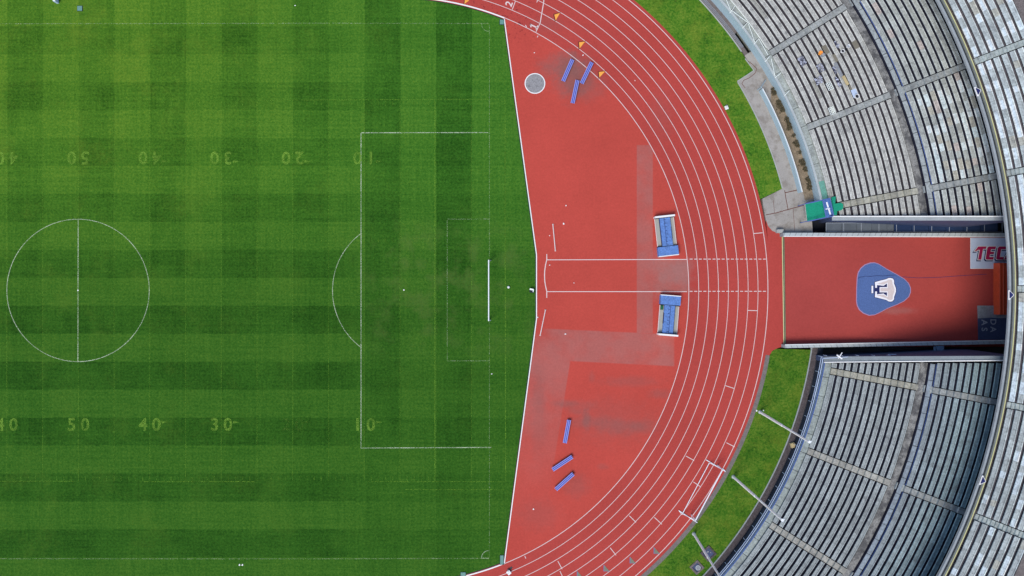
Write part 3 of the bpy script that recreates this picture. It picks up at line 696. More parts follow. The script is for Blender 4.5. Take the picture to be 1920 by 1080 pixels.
# south-side wall railing along the trench
m = MB(); pts = [P(1543, 672, 2.7), P(1600, 668.5, 2.8), P(1664, 666.5, 3.2), P(1667, 664.5, 3.2), P(1680, 664.5, 3.2), P(1683, 667, 3.2), P(1755, 665.5, 4.6), P(1880, 664.5, 7)]
for a, b in zip(pts, pts[1:]): m.tube(a, b, .05, n=5)
pts2 = [P(1543, 673, 2.7), P(1538, 700, 2.6), P(1527, 745, 2.55)]
for a, b in zip(pts2, pts2[1:]): m.tube(a, b, .05, n=5)
for x in range(1550, 1880, 30):
    p = P(x, 667, 2.7 + (x - 1543) / 337 * 4.3); m.tube(p, (p.x, p.y, p.z - .9), .03, n=5)
m.build('side_rail', 'railw', LS)
# green painted patches on the northern stand front
m = MB()
m.face([Q(a, b, 1.64) for a, b in ((820, 11.3), (830.5, 11.3), (830.5, 14.2), (820, 14.2))][::1]); m.build('green_paint_patch', 'green_pale', LN)

# ---------------- upper stand
US = empty('upper_stand', (0, 0, 0), 'overhanging upper seating tier with patchy white benches along the right edge', 'stand')
US3 = [0.0, 10.7, 21.4, 32.1]
allst = sorted(set([-t for t in US3] + US3))
bounds = []
lo_f = lambda r: -41.0
for t in allst:
    bounds.append((lo_f, edge(t, -1, 7.2))); lo_f = edge(t, 1, 7.2)
bounds.append((lo_f, lambda r: 41.0))
RU = list(range(7))
for tl, th in bounds:
    bl = base_mesh(RU, tl, th, Z3, DZ3, r3of, US, 1166.5, zbot=11.7, side=False, mt='well_u')
    bench_rows(bl, RU, tl, th, Z3, DZ3, r3of, tint_u, nose=2.4, blk=18.0)
for t in allst:
    stair(US, t, 7, Z3, DZ3, G3 + P3, P3, 5.4, tl=(.92, 1.0, 1.0)) if False else None
    m = MB()
    for i in range(7):
        z = Z3 + DZ3 * i - .1; ra, rb = G3 + P3 * i + .2, G3 + P3 * (i + 1) - .4
        for k in range(2):
            r0 = ra + (rb - ra) * k / 2 + (.5 if k else 0); r1 = ra + (rb - ra) * (k + 1) / 2; d = math.degrees(5.6 / r0); zz = z - (.16 if k == 0 else 0)
            c = random.uniform(.95, 1.15)
            m.prism([Q(r0, t - d, zz), Q(r1, t - d, zz), Q(r1, t + d, zz), Q(r0, t + d, zz)], 11.4, zz, 0, (.92 * c, 1.02 * c, 1.03 * c))
    m.build('stairway', 'bench', US)
def useg(nm, r0, r1, z, zb, mt, n=80, a=-41, b=41, t=(1, 1, 1), gap=0.0):
    m = MB()
    for k in range(n):
        u0 = a + (b - a) * k / n; u1 = a + (b - a) * (k + 1) / n; g = gap / r0 * 57.3 / 2
        m.prism([Q(r0, u0 + g, z), Q(r1, u0 + g, z), Q(r1, u1 - g, z), Q(r0, u1 - g, z)], zb, z, 0, t)
    return m.build(nm, mt, US)
useg('parapet', 1152.4, 1156.2, 12.4, 12.15, 'conc')
useg('front_channel', 1156.2, 1160.2, 12.0, 11.7, 'wall_dark')
useg('front_slab', 1160.2, 1163.4, 12.15, 11.7, 'slab_grey')
useg('safety_line', 1163.4, 1165.2, 12.18, 11.7, 'yellow')
useg('front_gutter', 1165.2, 1170, 11.9, 11.7, 'stone')
useg('top_walkway', G3 + P3 * 7 - 2, 1420, Z3 + DZ3 * 7 - .3, 12.6, 'stone_b')
m = MB()          # soffit under the whole tier and a back wall, so that the underside is closed
n = 60
for k in range(n):
    u0 = -41 + 82 * k / n; u1 = -41 + 82 * (k + 1) / n
    A0, A1 = Q(1157, u0, 12.4, 11.72), Q(1157, u1, 12.4, 11.72); B0, B1 = Q(1420, u0, 14, 12.6), Q(1420, u1, 14, 12.6)
    m.face([A1, B1, B0, A0]); m.face([B0, B1, (B1.x, B1.y, -2.6), (B0.x, B0.y, -2.6)])
m.build('soffit', 'conc', US)
# concourse floor behind the lower stand
for sg in (1, -1):
    m = MB(); a, b = (7.3, 47) if sg > 0 else (-47, -7.3)
    for k in range(40):
        u0 = a + (b - a) * k / 40; u1 = a + (b - a) * (k + 1) / 40; zc_ = Z2 + 8 * DZ2 - .35
        m.prism([Q(1146.5, u0, zc_), Q(1190, u0, zc_), Q(1190, u1, zc_), Q(1146.5, u1, zc_)], -2.5, zc_, bottom=False)
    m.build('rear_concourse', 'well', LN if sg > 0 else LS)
# crest shields on the parapet
def shield(px, py, rot, label):
    r = empty('crest_shield', P(px, py, 12.5), label, 'crest shield', 'shields on the upper stand parapet')
    def sh(sc):
        out = []
        V = [(-3.6, 8.6), (5.2, 0), (-3.6, -8.6)]
        for i in range(3):
            a, b, c = V[i - 1], V[i], V[(i + 1) % 3]
            for t in (.28, .12, 0, -.12, -.28):
                if t > 0: q = (b[0] + (a[0] - b[0]) * t, b[1] + (a[1] - b[1]) * t)
                elif t < 0: q = (b[0] + (c[0] - b[0]) * -t, b[1] + (c[1] - b[1]) * -t)
                else: q = (b[0] + ((a[0] + c[0]) / 2 - b[0]) * .10, b[1] + ((a[1] + c[1]) / 2 - b[1]) * .10)
                out.append((q[0] * sc, q[1] * sc))
        f = (H - 12.5) / H / S; ca, sa = math.cos(R_(rot)), math.sin(R_(rot))
        return [((x * ca - y * sa) * f, (x * sa + y * ca) * f) for x, y in out]
    for nm, sc, z0, z1, mt in (('rim', 1.25, 0, .10, 'white'), ('face', .86, .10, .16, 'navy')):
        q = sh(sc)
        if sum(q[i][0] * q[(i + 1) % len(q)][1] - q[(i + 1) % len(q)][0] * q[i][1] for i in range(len(q))) < 0: q = q[::-1]
        m = MB(); m.prism(q, z0, z1); m.build(nm, mt, r)
shield(1833, 171, 20, 'blue rounded-triangle crest shield with pale rim on parapet above the repaired stand')
shield(1894.5, 553, 0, 'blue rounded-triangle crest shield with pale rim on parapet over the red entrance')
shield(1842, 901, -20, 'blue rounded-triangle crest shield with pale rim on parapet above the lower blue-grey stand')

# ============================================================ ENTRANCE
def low_wall(pts_in, pts_out, z, label):
    r = empty('low_wall', (0, 0, 0), label, 'wall', 'low walls flanking the entrance')
    q = [P(x, y, z) for x, y in pts_in] + [P(x, y, z) for x, y in pts_out[::-1]]
    m = MB(); ar = sum(q[i].x * q[(i + 1) % 4].y - q[(i + 1) % 4].x * q[i].y for i in range(4)); q = q if ar > 0 else q[::-1]
    m.prism(tp(q), -2.4, z - .06); m.build('wall_body', 'conc', r)
    m = MB(); N = 46
    for k in range(N):
        f0, f1 = k / N + .0012, (k + 1) / N - .0012
        L_ = lambda a, b, f: (a[0] + (b[0] - a[0]) * f, a[1] + (b[1] - a[1]) * f)
        a, b = L_(pts_in[0], pts_in[1], f0), L_(pts_in[0], pts_in[1], f1); c, d = L_(pts_out[0], pts_out[1], min(1, f1 + .006)), L_(pts_out[0], pts_out[1], min(1, f0 + .006))
        q = [P(*a, z), P(*b, z), P(*c, z), P(*d, z)]
        ar = sum(q[i].x * q[(i + 1) % 4].y - q[(i + 1) % 4].x * q[i].y for i in range(4)); q = q if ar > 0 else q[::-1]
        m.prism(tp(q), z - .06, z)
    m.build('coping', 'coping', r)
    m = MB(); ina, inb = pts_in; sgn = 1 if pts_in[0][1] < 545 else -1
    m.tube(P(ina[0], ina[1] + sgn * .3, z - .03), P(inb[0], inb[1] + sgn * .3, z - .03), .06, n=5); m.build('edge_strip', 'white', r)
    return r
low_wall([(1469, 442.6), (1960, 444)], [(1469, 436.5), (1960, 437.0)], 1.25, 'long grey coped wall along the upper side of the red entrance')
low_wall([(1472, 646.8), (1960, 637.2)], [(1472, 652.6), (1960, 643.5)], 1.25, 'long grey coped wall along the lower side of the red entrance')
# gate track across the mouth
m = MB(); ribbon(m, [(1468, 443), (1471, 646)], 4.2, 0.020, thick=.02, mi=0); ribbon(m, [(1468.4, 443), (1471.4, 646)], 1.6, 0.026, mi=1)
ribbon(m, [(1470.3, 443), (1473.3, 646)], .9, 0.026, mi=1)
tag(m.build('gate_track', ['yellow', 'dark']), 'yellow-edged floor track across the mouth of the red entrance', 'gate track')
# northern trench floor, black hole and canopy
m = MB(); q = px_poly([(1524, 412), (1905, 408), (1905, 438), (1524, 438)]); m.face([(p.x, p.y, -1.6) for p in q])
tag(m.build('trench_floor', 'dark'), 'dark trench floor behind the upper entrance wall', 'trench', kind='structure')
m = MB(); q = px_poly([(1524, 650), (1905, 640), (1905, 672), (1560, 676), (1546, 676), (1524, 676)]); m.face([(p.x, p.y, -1.2) for p in q])
tag(m.build('trench_floor', 'ground'), 'dark trench floor behind the lower entrance wall', 'trench', kind='structure')
r = empty('canopy', (0, 0, 0), 'long flat canopy of grey then dark blue sheets over the trench beside the entrance', 'canopy')
m = MB()
def rq(x0, x1, y0, y1, z): return [P(x0, y1, z), P(x1, y1, z), P(x1, y0, z), P(x0, y0, z)]
x = 1549
for k in range(5):
    x1 = x + (28.5 if k < 4 else 13); m.prism(tp(rq(x + .25, x1 - .25, 418.5, 433.5, .6)), .55, .6 + .004 * (k % 2)); x = x1
m.build('grey_sheet', 'canopy_g', r)
m = MB()
x = x + .5
while x < 1860:
    m.prism(tp(rq(x + .3, x + 32, 417, 434.8, .6)), .55, .6); x += 32.4
m.build('blue_sheet', 'glass', r)
m = MB(); m.tube(P(1549, 418, .64), P(1880, 417, .64), .05, n=5); m.tube(P(1549, 434.6, .64), P(1880, 435, .64), .05, n=5)
for k in range(11): m.tube(P(1549 + 33 * k, 418, .64), P(1549 + 33 * k, 434.6, .64), .03, n=5)
m.build('frame', 'grey_metal', r)
# southern trench crossbeam, fittings
m = MB(); m.prism(tp(rq(1757, 1770, 649, 667, 1.4)), 1.1, 1.4); m.prism(tp(rq(1753, 1755, 650, 667, 1.4)), 1.1, 1.35)
tag(m.build('cross_beam', 'bluewall'), 'short dark grey beam bridging the trench below the entrance', 'beam')
m = MB(); m.tube(P(1569, 665.5, 3.0), P(1579, 672.5, 2.9), .10, n=6); m.tube(P(1572, 672, 2.9), P(1579, 661, 3.3), .05, n=6); m.tube(P(1574, 668, 2.9), P(1574, 668, 1.0), .06, n=6)
tag(m.build('spotlight_bracket', 'metalw'), 'white crossed metal bracket on the trench railing below the entrance', 'bracket')
# post block at the wall's end
m = MB(); m.box(P(1461.5, 433.5, .35), (.75, .45, .7)); m.box(P(1461.5, 433.5, .72), (.65, .35, .06)); tag(m.build('concrete_post', 'conc2'), 'small pale concrete block at the end of the upper entrance wall', 'block')
# crest on the entrance floor
K = 7.717
def crest_pts(l): return [(1560 + x / K, 470 + y / K) for x, y in l]
outer = [(370, 400), (385, 320), (420, 260), (480, 210), (560, 182), (620, 180), (680, 200), (800, 275), (930, 345), (1040, 410), (1100, 470), (1130, 540), (1130, 600), (1105, 665), (1040, 725), (940, 775), (800, 830), (690, 890), (620, 922), (540, 930), (460, 900), (400, 850), (370, 790), (360, 730), (362, 560)]
cr = empty('floor_crest', P(1655, 541, 0.01), 'blue rounded-triangle crest with cream animal head emblem on the entrance floor', 'crest')
def flat(l, z, nm, mt):
    m = MB(); q = px_poly(crest_pts(l)); m.face([(p.x, p.y, z) for p in q]); return m.build(nm, mt, cr, origin=(P(1655, 541).x, P(1655, 541).y, 0.01))
c0 = (740, 560)
flat([(c0[0] + (x - c0[0]) * 1.03, c0[1] + (y - c0[1]) * 1.03) for x, y in outer], .012, 'border', 'crest_edge')
flat(outer, .016, 'field', 'crest')
head = [(625, 460), (700, 438), (785, 418), (815, 402), (850, 400), (880, 412), (893, 440), (893, 480), (908, 515), (919, 550), (919, 590), (905, 635), (893, 665), (893, 700), (870, 726), (840, 732), (812, 726), (785, 708), (700, 686), (625, 668),
        (625, 590), (650, 590), (650, 632), (745, 620), (795, 657), (795, 603), (688, 603), (688, 527), (795, 527), (795, 475), (745, 508), (650, 497), (650, 538), (625, 538)]
hull = head[:20]
hc = (775, 565)
flat([(hc[0] + (x - hc[0]) * 1.10, hc[1] + (y - hc[1]) * 1.09) for x, y in hull], .020, 'head_shadow', 'navy')
flat([(hc[0] + (x - hc[0]) * 1.035, hc[1] + (y - hc[1]) * 1.035) for x, y in head[:20]] + head[20:], .024, 'head_outline', 'crest_ww')
inn = [(655, 478), (720, 458), (790, 436), (820, 420), (850, 418), (870, 432), (876, 480), (905, 560), (903, 590), (880, 650), (876, 700), (850, 715), (815, 710), (785, 690), (720, 668), (650, 648), (655, 642), (745, 636), (806, 675), (806, 590), (700, 590), (700, 540), (806, 540), (806, 460), (745, 492), (655, 484)]
flat(inn, .028, 'head_fill', 'crest_w')
flat([(564, 502), (602, 502), (602, 622), (564, 622)], .020, 'bar_shadow', 'navy'); flat([(571, 508), (595, 508), (595, 615), (571, 615)], .024, 'bar', 'crest_ww')
m = MB(); ribbon(m, crest_pts([(372, 402), (400, 385), (480, 370), (570, 372), (660, 360), (740, 366), (830, 357), (925, 352)]), .8, .030); ribbon(m, [(1692, 519), (1720, 521), (1760, 520), (1800, 517), (1850, 514)], .8, .014)
tag(m.build('floor_cable', 'navy'), 'thin dark cable snaking over the entrance floor and crest', 'cable')

# banners under the upper stand
bn = empty('banner', P(1850, 475, .02), 'pale blue-white banner with maroon slanted lettering lying on the entrance floor', 'banner')
o_ = P(1850, 475); o_.z = .02
m = MB(); q = px_poly([(1819.3, 446), (1940, 446.5), (1940, 504), (1819.3, 504)]); m.prism(tp(q), .012, .035); m.build('sheet', 'banner', bn, origin=o_)
m = MB(); ribbon(m, [(1819.8, 446), (1819.8, 503.6), (1930, 503.6)], .9, .045); m.build('hem', 'white', bn, origin=o_)
# slanted block letters, drawn as polygons
K2 = 7.385
def bp(l): return [(1660 + x / K2, 380 + y / K2) for x, y in l]
T_ = [(1245, 655), (1285, 607), (1400, 607), (1388, 642), (1350, 642), (1325, 790), (1280, 790), (1305, 655), (1280, 655), (1262, 670), (1232, 672)]
E_ = [(1430, 607), (1530, 607), (1522, 645), (1462, 645), (1455, 680), (1505, 680), (1498, 715), (1447, 715), (1440, 752), (1500, 752), (1492, 790), (1400, 790), (1385, 775), (1410, 625)]
C_ = [(1578, 607), (1690, 607), (1682, 645), (1602, 645), (1583, 752), (1640, 752), (1632, 790), (1545, 790), (1530, 775), (1555, 625)]
A_ = [(1640, 790), (1725, 607), (1790, 607), (1800, 790), (1752, 790), (1750, 760), (1705, 760), (1690, 790)]
T2_ = [(x + 600, y) for x, y in T_]; E2_ = [(x + 590, y) for x, y in E_]
def grow(l, g, ox=0, oy=0):
    n = len(l); A = area(l); s_ = 1 if A > 0 else -1; out = []
    for i in range(n):
        a, b, c = l[i - 1], l[i], l[(i + 1) % n]
        d1 = Vector((b[0] - a[0], b[1] - a[1])).normalized(); d2 = Vector((c[0] - b[0], c[1] - b[1])).normalized()
        n1 = Vector((d1.y, -d1.x)) * s_; n2 = Vector((d2.y, -d2.x)) * s_; nn = n1 + n2
        if nn.length < .2: nn = n1
        nn.normalize(); k = g / max(.5, nn.dot(n1)); out.append((b[0] + nn.x * k + ox, b[1] + nn.y * k + oy))
    return out
for l in (T_, E_, C_, A_, T2_, E2_):
    for nm, g, ox, oy, z, mt in (('letter_shadow', 9, -14, 14, .050, 'navy'), ('letter_outline', 8, 0, 0, .056, 'white'), ('letter', 0, 0, 0, .062, 'maroon')):
        m = MB(); q = px_poly(bp(grow(l, g, ox, oy))); m.face([(p.x, p.y, z) for p in q]); m.build(nm, mt, bn, origin=o_)
tb = empty('tarpaulin', P(1860, 605, .02), 'dark blue and dusty grey tarpaulin with faint grey letters on the entrance floor', 'tarpaulin')
o2 = P(1860, 605); o2.z = .02
m = MB(); q = px_poly([(1833, 595), (1960, 595), (1960, 637), (1834, 637)]); m.prism(tp(q), .012, .035); m.build('dark_sheet', 'tarp', tb, origin=o2)
m = MB(); q = px_poly([(1832, 573), (1950, 573.5), (1950, 598), (1900, 596), (1870, 596.5), (1855, 595.5), (1833, 597)]); m.prism(tp(q), .036, .075); m.build('grey_sheet', 'tarp_g', tb, origin=o2)
for t, x, y in (('D', 1861, 603.5), ('A', 1861, 617.5), ('A', 1844.5, 604.5), ('S', 1844.5, 617.5)):
    p = P(x, y); text_mesh(t, 1.05, 'grey_l', 'letter', tb, (p.x - o2.x, p.y - o2.y, .085), R_(-90), offset=.02)
# orange-red trough
rb = empty('red_barrier', P(1885, 541, 0), 'orange-red metal barrier frame standing under the upper stand edge', 'barrier')
o3 = P(1885, 541); o3.z = 0
m = MB(); m.prism(tp(rq(1873.5, 1900, 493, 590, 1.1)), 0.0, 1.1); m.build('body', 'redbox', rb, origin=o3)
m = MB()
for x in (1875, 1881.5, 1889): m.tube(P(x, 493.5, 1.16), P(x, 589.5, 1.16), .07, n=6)
m.tube(P(1881, 496, 1.18), P(1889, 506, 1.18), .05, n=5); m.tube(P(1881, 576, 1.18), P(1889, 566, 1.18), .05, n=5)
m.build('frame', 'redbox', rb, origin=o3)

# ============================================================ NORTH SIDE THINGS
# curved wall
cw = empty('curved_wall', (0, 0, 0), 'low curved blue-grey wall with white coping beside the soil strip', 'wall')
m = MB(); mc = MB(); n = 24; zt = 1.15
for k in range(n):
    u0 = 28.6 - 15.2 * k / n; u1 = 28.6 - 15.2 * (k + 1) / n
    ro = 784.5
    q = [Q(ro - .5, u1, zt), Q(ro + 2, u1, zt), Q(ro + 2, u0, zt), Q(ro - .5, u0, zt)]
    m.prism(tp(q), 0, zt - .05); q = [Q(ro + 1.0, u1, zt), Q(ro + 2.1, u1, zt), Q(ro + 2.1, u0, zt), Q(ro + 1.0, u0, zt)]; mc.prism(tp(q), zt - .05, zt)
m.tube(P(1427, 163, 1.1), P(1436, 150, .3), .06, n=5); m.tube(P(1428, 164, 1.1), P(1420, 169, .05), .06, n=5)
m.build('wall_body', 'wall_light', cw); mc.build('coping', 'white', cw)
# dry weeds on the soil
m = MB(); rnd = random.Random(3)
for _ in range(1500):
    t = 13 + 15 * rnd.random() ** .8; r = rnd.gauss(800, 3.2) if t > 17 else rnd.gauss(801, 2.5)
    if r > 805 or r < 789: continue
    if math.sin(t * 2.3) + math.sin(t * 5.1 + 1) < -0.5 + rnd.random(): continue
    p = Q(r, t, .05); s_ = rnd.uniform(.06, .16); h = rnd.uniform(.05, .35); a = rnd.uniform(0, 6.28)
    u = Vector((math.cos(a), math.sin(a), rnd.uniform(-.3, .3))) * s_; v = Vector((-math.sin(a), math.cos(a), rnd.uniform(-.3, .3))) * s_ * .6; b_ = p + Vector((0, 0, h))
    m.face([b_ - u, b_ - v, b_ + u, b_ + v])
tag(m.build('dry_weeds', 'bush'), 'dark dry weeds scattered over the brown soil strip', 'weeds', kind='stuff')
# green platform with blue railings
gp = empty('green_platform', (0, 0, 0), 'green carpeted platform bridging to the stand with blue railings', 'platform')
zg = 1.8
def qd(l, z): 
    q = [P(x, y, z) for x, y in l]; ar = sum(q[i].x * q[(i + 1) % len(q)].y - q[(i + 1) % len(q)].x * q[i].y for i in range(len(q))); return q if ar > 0 else q[::-1]
m = MB(); m.prism(tp(qd([(1510.5, 383), (1545, 375.5), (1552, 407), (1514, 414)], zg)), zg - .15, zg); m.build('deck', 'green_mat', gp)
m = MB(); m.prism(tp(qd([(1562, 382.5), (1577, 380), (1581, 383), (1581, 391), (1577, 394.5), (1564, 396)], 2.35)), 1.9, 2.35); m.prism(tp(qd([(1560, 370), (1567, 368), (1566, 383), (1562, 384)], 2.3)), 1.9, 2.3); m.prism(tp(qd([(1563, 396), (1570, 394), (1569, 404), (1564, 404)], 2.3)), 1.9, 2.3); m.build('landing', 'green_mat', gp)
m = MB(); m.prism(tp(qd([(1543, 376), (1556, 373), (1563, 402), (1550, 407)], 2.0)), 1.5, 2.0); m.build('blue_steps', 'mat_blue', gp)
m = MB()
for a, b in (((1510, 382, 2.5), (1556, 372, 2.8)), ((1514, 415, 2.5), (1562, 405, 2.8)), ((1556, 372, 2.8), (1563, 404, 2.8)), ((1543, 376, 2.7), (1549, 407, 2.7))): m.tube(P(*a), P(*b), .07, n=6)
for x, y in ((1511, 382), (1528, 378.5), (1556, 372), (1515, 414.5), (1562, 405), (1535, 411)): p = P(x, y, 2.6); m.tube(p, (p.x, p.y, .2), .05, n=6)
m.build('railing', 'rail', gp)
m = MB(); m.tube(P(1550, 379, 3), P(1553, 389, 3), .10, n=6); m.tube(P(1554, 392, 3), P(1557, 402, 3), .10, n=6); m.tube(P(1548, 392, 3), P(1556, 390.5, 3), .07, n=6); m.build('white_rail', 'metalw', gp)
m = MB()
for k in range(14): p = P(1509.8 + k * .27, 384 + k * 2.2, zg - .1); m.box((p.x, p.y, p.z), (.14, .05, .05))
m.build('edge_teeth', 'white', gp)

# things lying on the stand under repair
def on_stand(px, py, z): return P(px, py, z)
def zat(px, py):
    r = math.hypot(px - CX, py - CY); i = (r - G1) / P1 + .5; return Z1 + DZ1 * max(0, i) + .02
def rot_at(px, py): return math.atan2(-(py - CY), px - CX)
for lab, px, py, l_, w_ in (('brown mortar patch beside the orange bucket', 1548, 93, 17, 8.5), ('brown mortar patch beside the white round buckets, lower of the two', 1568, 108, 15, 9), ('brown mortar patch highest up, near the crossover walkway', 1604, 84, 15, 9.5), ('brown mortar patch above the pale blue slab', 1597, 164, 11, 9)):
    z = zat(px, py); m = MB(); c = P(px, py, z); a = rot_at(px, py); f = (H - z) / H / S
    m.box((0, 0, .03), (w_ * f, l_ * f, .06), 0); o = m.build('mortar_patch', 'slab_brown', None, origin=(0, 0, 0)); o.location = c; o.rotation_euler = (0, 0, a)
    tag(o, lab, 'mortar patch', 'repair patches on the pale stand')
def rubble(px, py, n, sx, sy, label, seed):
    z = zat(px, py); c = P(px, py, z); a = rot_at(px, py); rr = random.Random(seed); m = MB(); f = (H - z) / H / S
    m.box((0, 0, .02), (sx * f, sy * f, .04), mi=1)
    for _ in range(n):
        x, y = rr.uniform(-.5, .5) * sx * f, rr.uniform(-.5, .5) * sy * f; s_ = rr.uniform(.06, .17); tt = rr.uniform(.5, 2.6)
        m.box((x, y, .04 + s_ * .35 + rr.uniform(0, .08)), (s_, s_ * rr.uniform(.5, 1.2), s_ * .7), rr.uniform(0, 3), 0, (tt, tt, tt))
    mm = MT['rubble_t'] if 'rubble_t' in MT else MT.setdefault('rubble_t', mat('rubble_blocks', (0.19, 0.195, 0.225), .9, .2, tint=True))
    o = m.build('rubble_pile', [mm, 'rubble_d'], None); o.location = c; o.rotation_euler = (0, 0, a); tag(o, label, 'rubble pile', 'rubble piles on the pale stand')
rubble(1503.5, 115, 60, 10, 17, 'blue-grey rubble pile nearest the field on the pale stand', 1)
rubble(1538, 128, 55, 11, 14, 'broken block pile directly below the orange bucket', 2)
rubble(1535, 151, 60, 14, 13, 'rubble pile at the foot of the repair area, left of the metal frame', 3)
rubble(1565, 132, 22, 5, 15, 'thin strip of broken blocks beside the grey tarpaulin', 4)
rubble(1571, 154, 22, 5, 20, 'thin strip of broken blocks below the pale wood plank', 5)
rubble(1569, 84, 20, 6, 14, 'small pile of blocks above the white round buckets', 6)
def framecrate(px, py, label):
    z = zat(px, py); c = P(px, py, z); a = rot_at(px, py); m = MB()
    for k in range(4): m.box((-.3 + .2 * k, 0, .12), (.05, .95, .05))
    for k in range(5): m.box((0, -.45 + .22 * k, .17), (.68, .05, .05))
    m.box((0, 0, .02), (.7, .95, .04), mi=1)
    o = m.build('metal_grid', ['mast', 'rubble_d'], None); o.location = c; o.rotation_euler = (0, 0, a); tag(o, label, 'metal grid', 'metal grids on the pale stand')
framecrate(1555, 162, 'metal grid lying in the middle of the repair area'); framecrate(1559, 208, 'metal grid lying just above the stairway')
m = MB(); z = zat(1586, 150); m.box((0, 0, .06), (.34, 1.25, .07)); m.box((.02, .05, .11), (.2, 1.0, .04), .05); o = m.build('wood_plank', 'wood', None); o.location = P(1585, 151, z); o.rotation_euler = (0, 0, rot_at(1585, 151) + .05); tag(o, 'pale yellow wood plank lying on a bench of the pale stand', 'plank')
m = MB(); z = zat(1602, 176); m.box((0, 0, .04), (.62, 1.0, .06)); o = m.build('blue_slab', 'railw', None); o.location = P(1602, 175, z); o.rotation_euler = (0, 0, rot_at(1602, 176)); tag(o, 'pale blue slab lying under a white round bucket', 'slab')
m = MB(); m.box((0, 0, .04), (.4, 1.9, .05)); o = m.build('grey_tarpaulin', 'tarp_g', None); o.location = P(1572, 131, zat(1572, 131)); o.rotation_euler = (0, 0, rot_at(1572, 131)); tag(o, 'narrow grey-blue tarpaulin strip between benches of the pale stand', 'tarpaulin')
def bucket(px, py, rad, label, mo, mi_):
    z = zat(px, py); r = empty('bucket', P(px, py, z), label, 'bucket', 'buckets on the pale stand'); n = 16; m = MB()
    for k in range(n):
        a0_, a1_ = 2 * math.pi * k / n, 2 * math.pi * (k + 1) / n
        for (ra, za, rb_, zb) in ((rad * .8, 0, rad, .34), (rad, .34, rad * .86, .34), (rad * .86, .34, rad * .7, .06)):
            m.face([(ra * math.cos(a0_), ra * math.sin(a0_), za), (ra * math.cos(a1_), ra * math.sin(a1_), za), (rb_ * math.cos(a1_), rb_ * math.sin(a1_), zb), (rb_ * math.cos(a0_), rb_ * math.sin(a0_), zb)])
    m.build('shell', mo, r)
    m = MB(); m.face([(rad * .8 * math.cos(2 * math.pi * k / n), rad * .8 * math.sin(2 * math.pi * k / n), .2) for k in range(n)]); m.build('contents', mi_, r)
bucket(1537, 100.5, .26, 'orange bucket standing on the pale stand', 'orange_p', 'orange_p')
bucket(1541.5, 104.5, .24, 'grey bucket standing right beside the orange bucket', 'grey_metal', 'conc')
bucket(1578.5, 97, .23, 'white bucket with dark contents, left of the pair', 'white', 'dark')
bucket(1584.5, 94, .14, 'small dark bucket between two white buckets', 'dark', 'dark')
bucket(1589, 88, .22, 'white bucket with grey contents, right of the pair', 'white', 'grey_metal')
bucket(1605, 181.5, .28, 'white bucket with dark contents standing on the pale blue slab', 'white', 'dark')

# ============================================================ MASTS, PITS, SIGNS
def mast(b, t, zt, label):
    B = P(*b); T = P(*t, zt); r = empty('floodlight_mast' if False else 'net_mast', B, label, 'mast', 'masts along the lower verge')
    m = MB(); T_ = T - B; k = T_ * .5
    m.tube((0, 0, 0), k, .165, .15, 12); m.tube(k, T_, .125, .105, 12); m.build('pole', 'mast', r, smooth=False)
    m = MB(); m.tube((0, 0, 0), (0, 0, .12), .26, .22, 12); m.build('foot', 'conc2', r)
    m = MB(); m.tube(T_, T_ + Vector((0, 0, .1)), .16, .15, 10); m.tube(T_ + Vector((0, 0, .05)), T_ + Vector((.25, .1, .05)), .05, n=6); m.build('cap', 'metalw', r)
mast((1425, 772.5), (1517.3, 828.5), 16, 'tall pale metal mast nearest the entrance, rising from the lower verge')
mast((1375, 894), (1466.5, 975), 16, 'tall pale metal mast in the middle of the lower verge')
mast((1301, 1001), (1361, 1100), 16, 'tall pale metal mast rising beside the two stone pits')
def pit(px, py, s_, rot, cover, label):
    r = empty('stone_pit', P(px, py, .012), label, 'pit', 'stone pits in the lower verge', R_(rot))
    h = s_ / S / 2; m = MB(); w_ = .22
    for c, sz in (((0, h - w_ / 2), (2 * h, w_)), ((0, -h + w_ / 2), (2 * h, w_)), ((h - w_ / 2, 0), (w_, 2 * h - 2 * w_)), ((-h + w_ / 2, 0), (w_, 2 * h - 2 * w_))): m.box((c[0], c[1], .05), (sz[0], sz[1], .12))
    m.build('stone_frame', 'stone_b' if cover else 'stone', r)
    m = MB(); m.box((0, 0, .02), (2 * h - 2 * w_, 2 * h - 2 * w_, .03)); m.build('bottom_plate', 'tarp', r)
    if cover:
        m = MB(); m.tube((.08, -.12, .03), (.08, -.12, .12), .33, .33, 20); m.build('round_cover', 'coping', r)
        m = MB(); m.tube((.08, -.12, .12), (.08, -.12, .135), .24, .24, 20); m.build('cover_disc', 'tarp_g', r)
    else:
        m = MB(); m.box((.1, .22, .07), (.2, .12, .08), .4); m.box((-.3, .1, .06), (.12, .2, .06), .2); m.box((.3, -.1, .05), (.1, .1, .06), .8); m.build('loose_stone', 'conc2', r)
pit(1328, 1037.5, 22, 42, False, 'square dark stone pit crossed by the lowest mast'); pit(1306.5, 1063.5, 20, 42, True, 'square dark stone pit with a round grey cover')
def board(px, py, rot, label, s_=1.0):
    r = empty('number_board', P(px, py, .01), label, 'board', 'white boards beside the track', R_(rot))
    m = MB()
    for y in (-.22, .22):
        m.v; k = .38 * s_
        m.prism([(-k, y * s_ - .2 * s_), (k, y * s_ - .2 * s_), (k, y * s_ + .2 * s_), (-k, y * s_ + .2 * s_)], .35 - .1, .35)
    m.build('panel', 'white', r); m = MB(); m.box((0, 0, .12), (.5 * s_, .5 * s_, .24)); m.box((.1, .42 * s_, .2), (.12, .2, .3)); m.build('base', 'tarp_g', r)
board(1361, 203, 20, 'small white board standing at the edge of the upper verge', .55)
board(954, 1072, 40, 'small white board standing on the lowest part of the inner lane', .62)
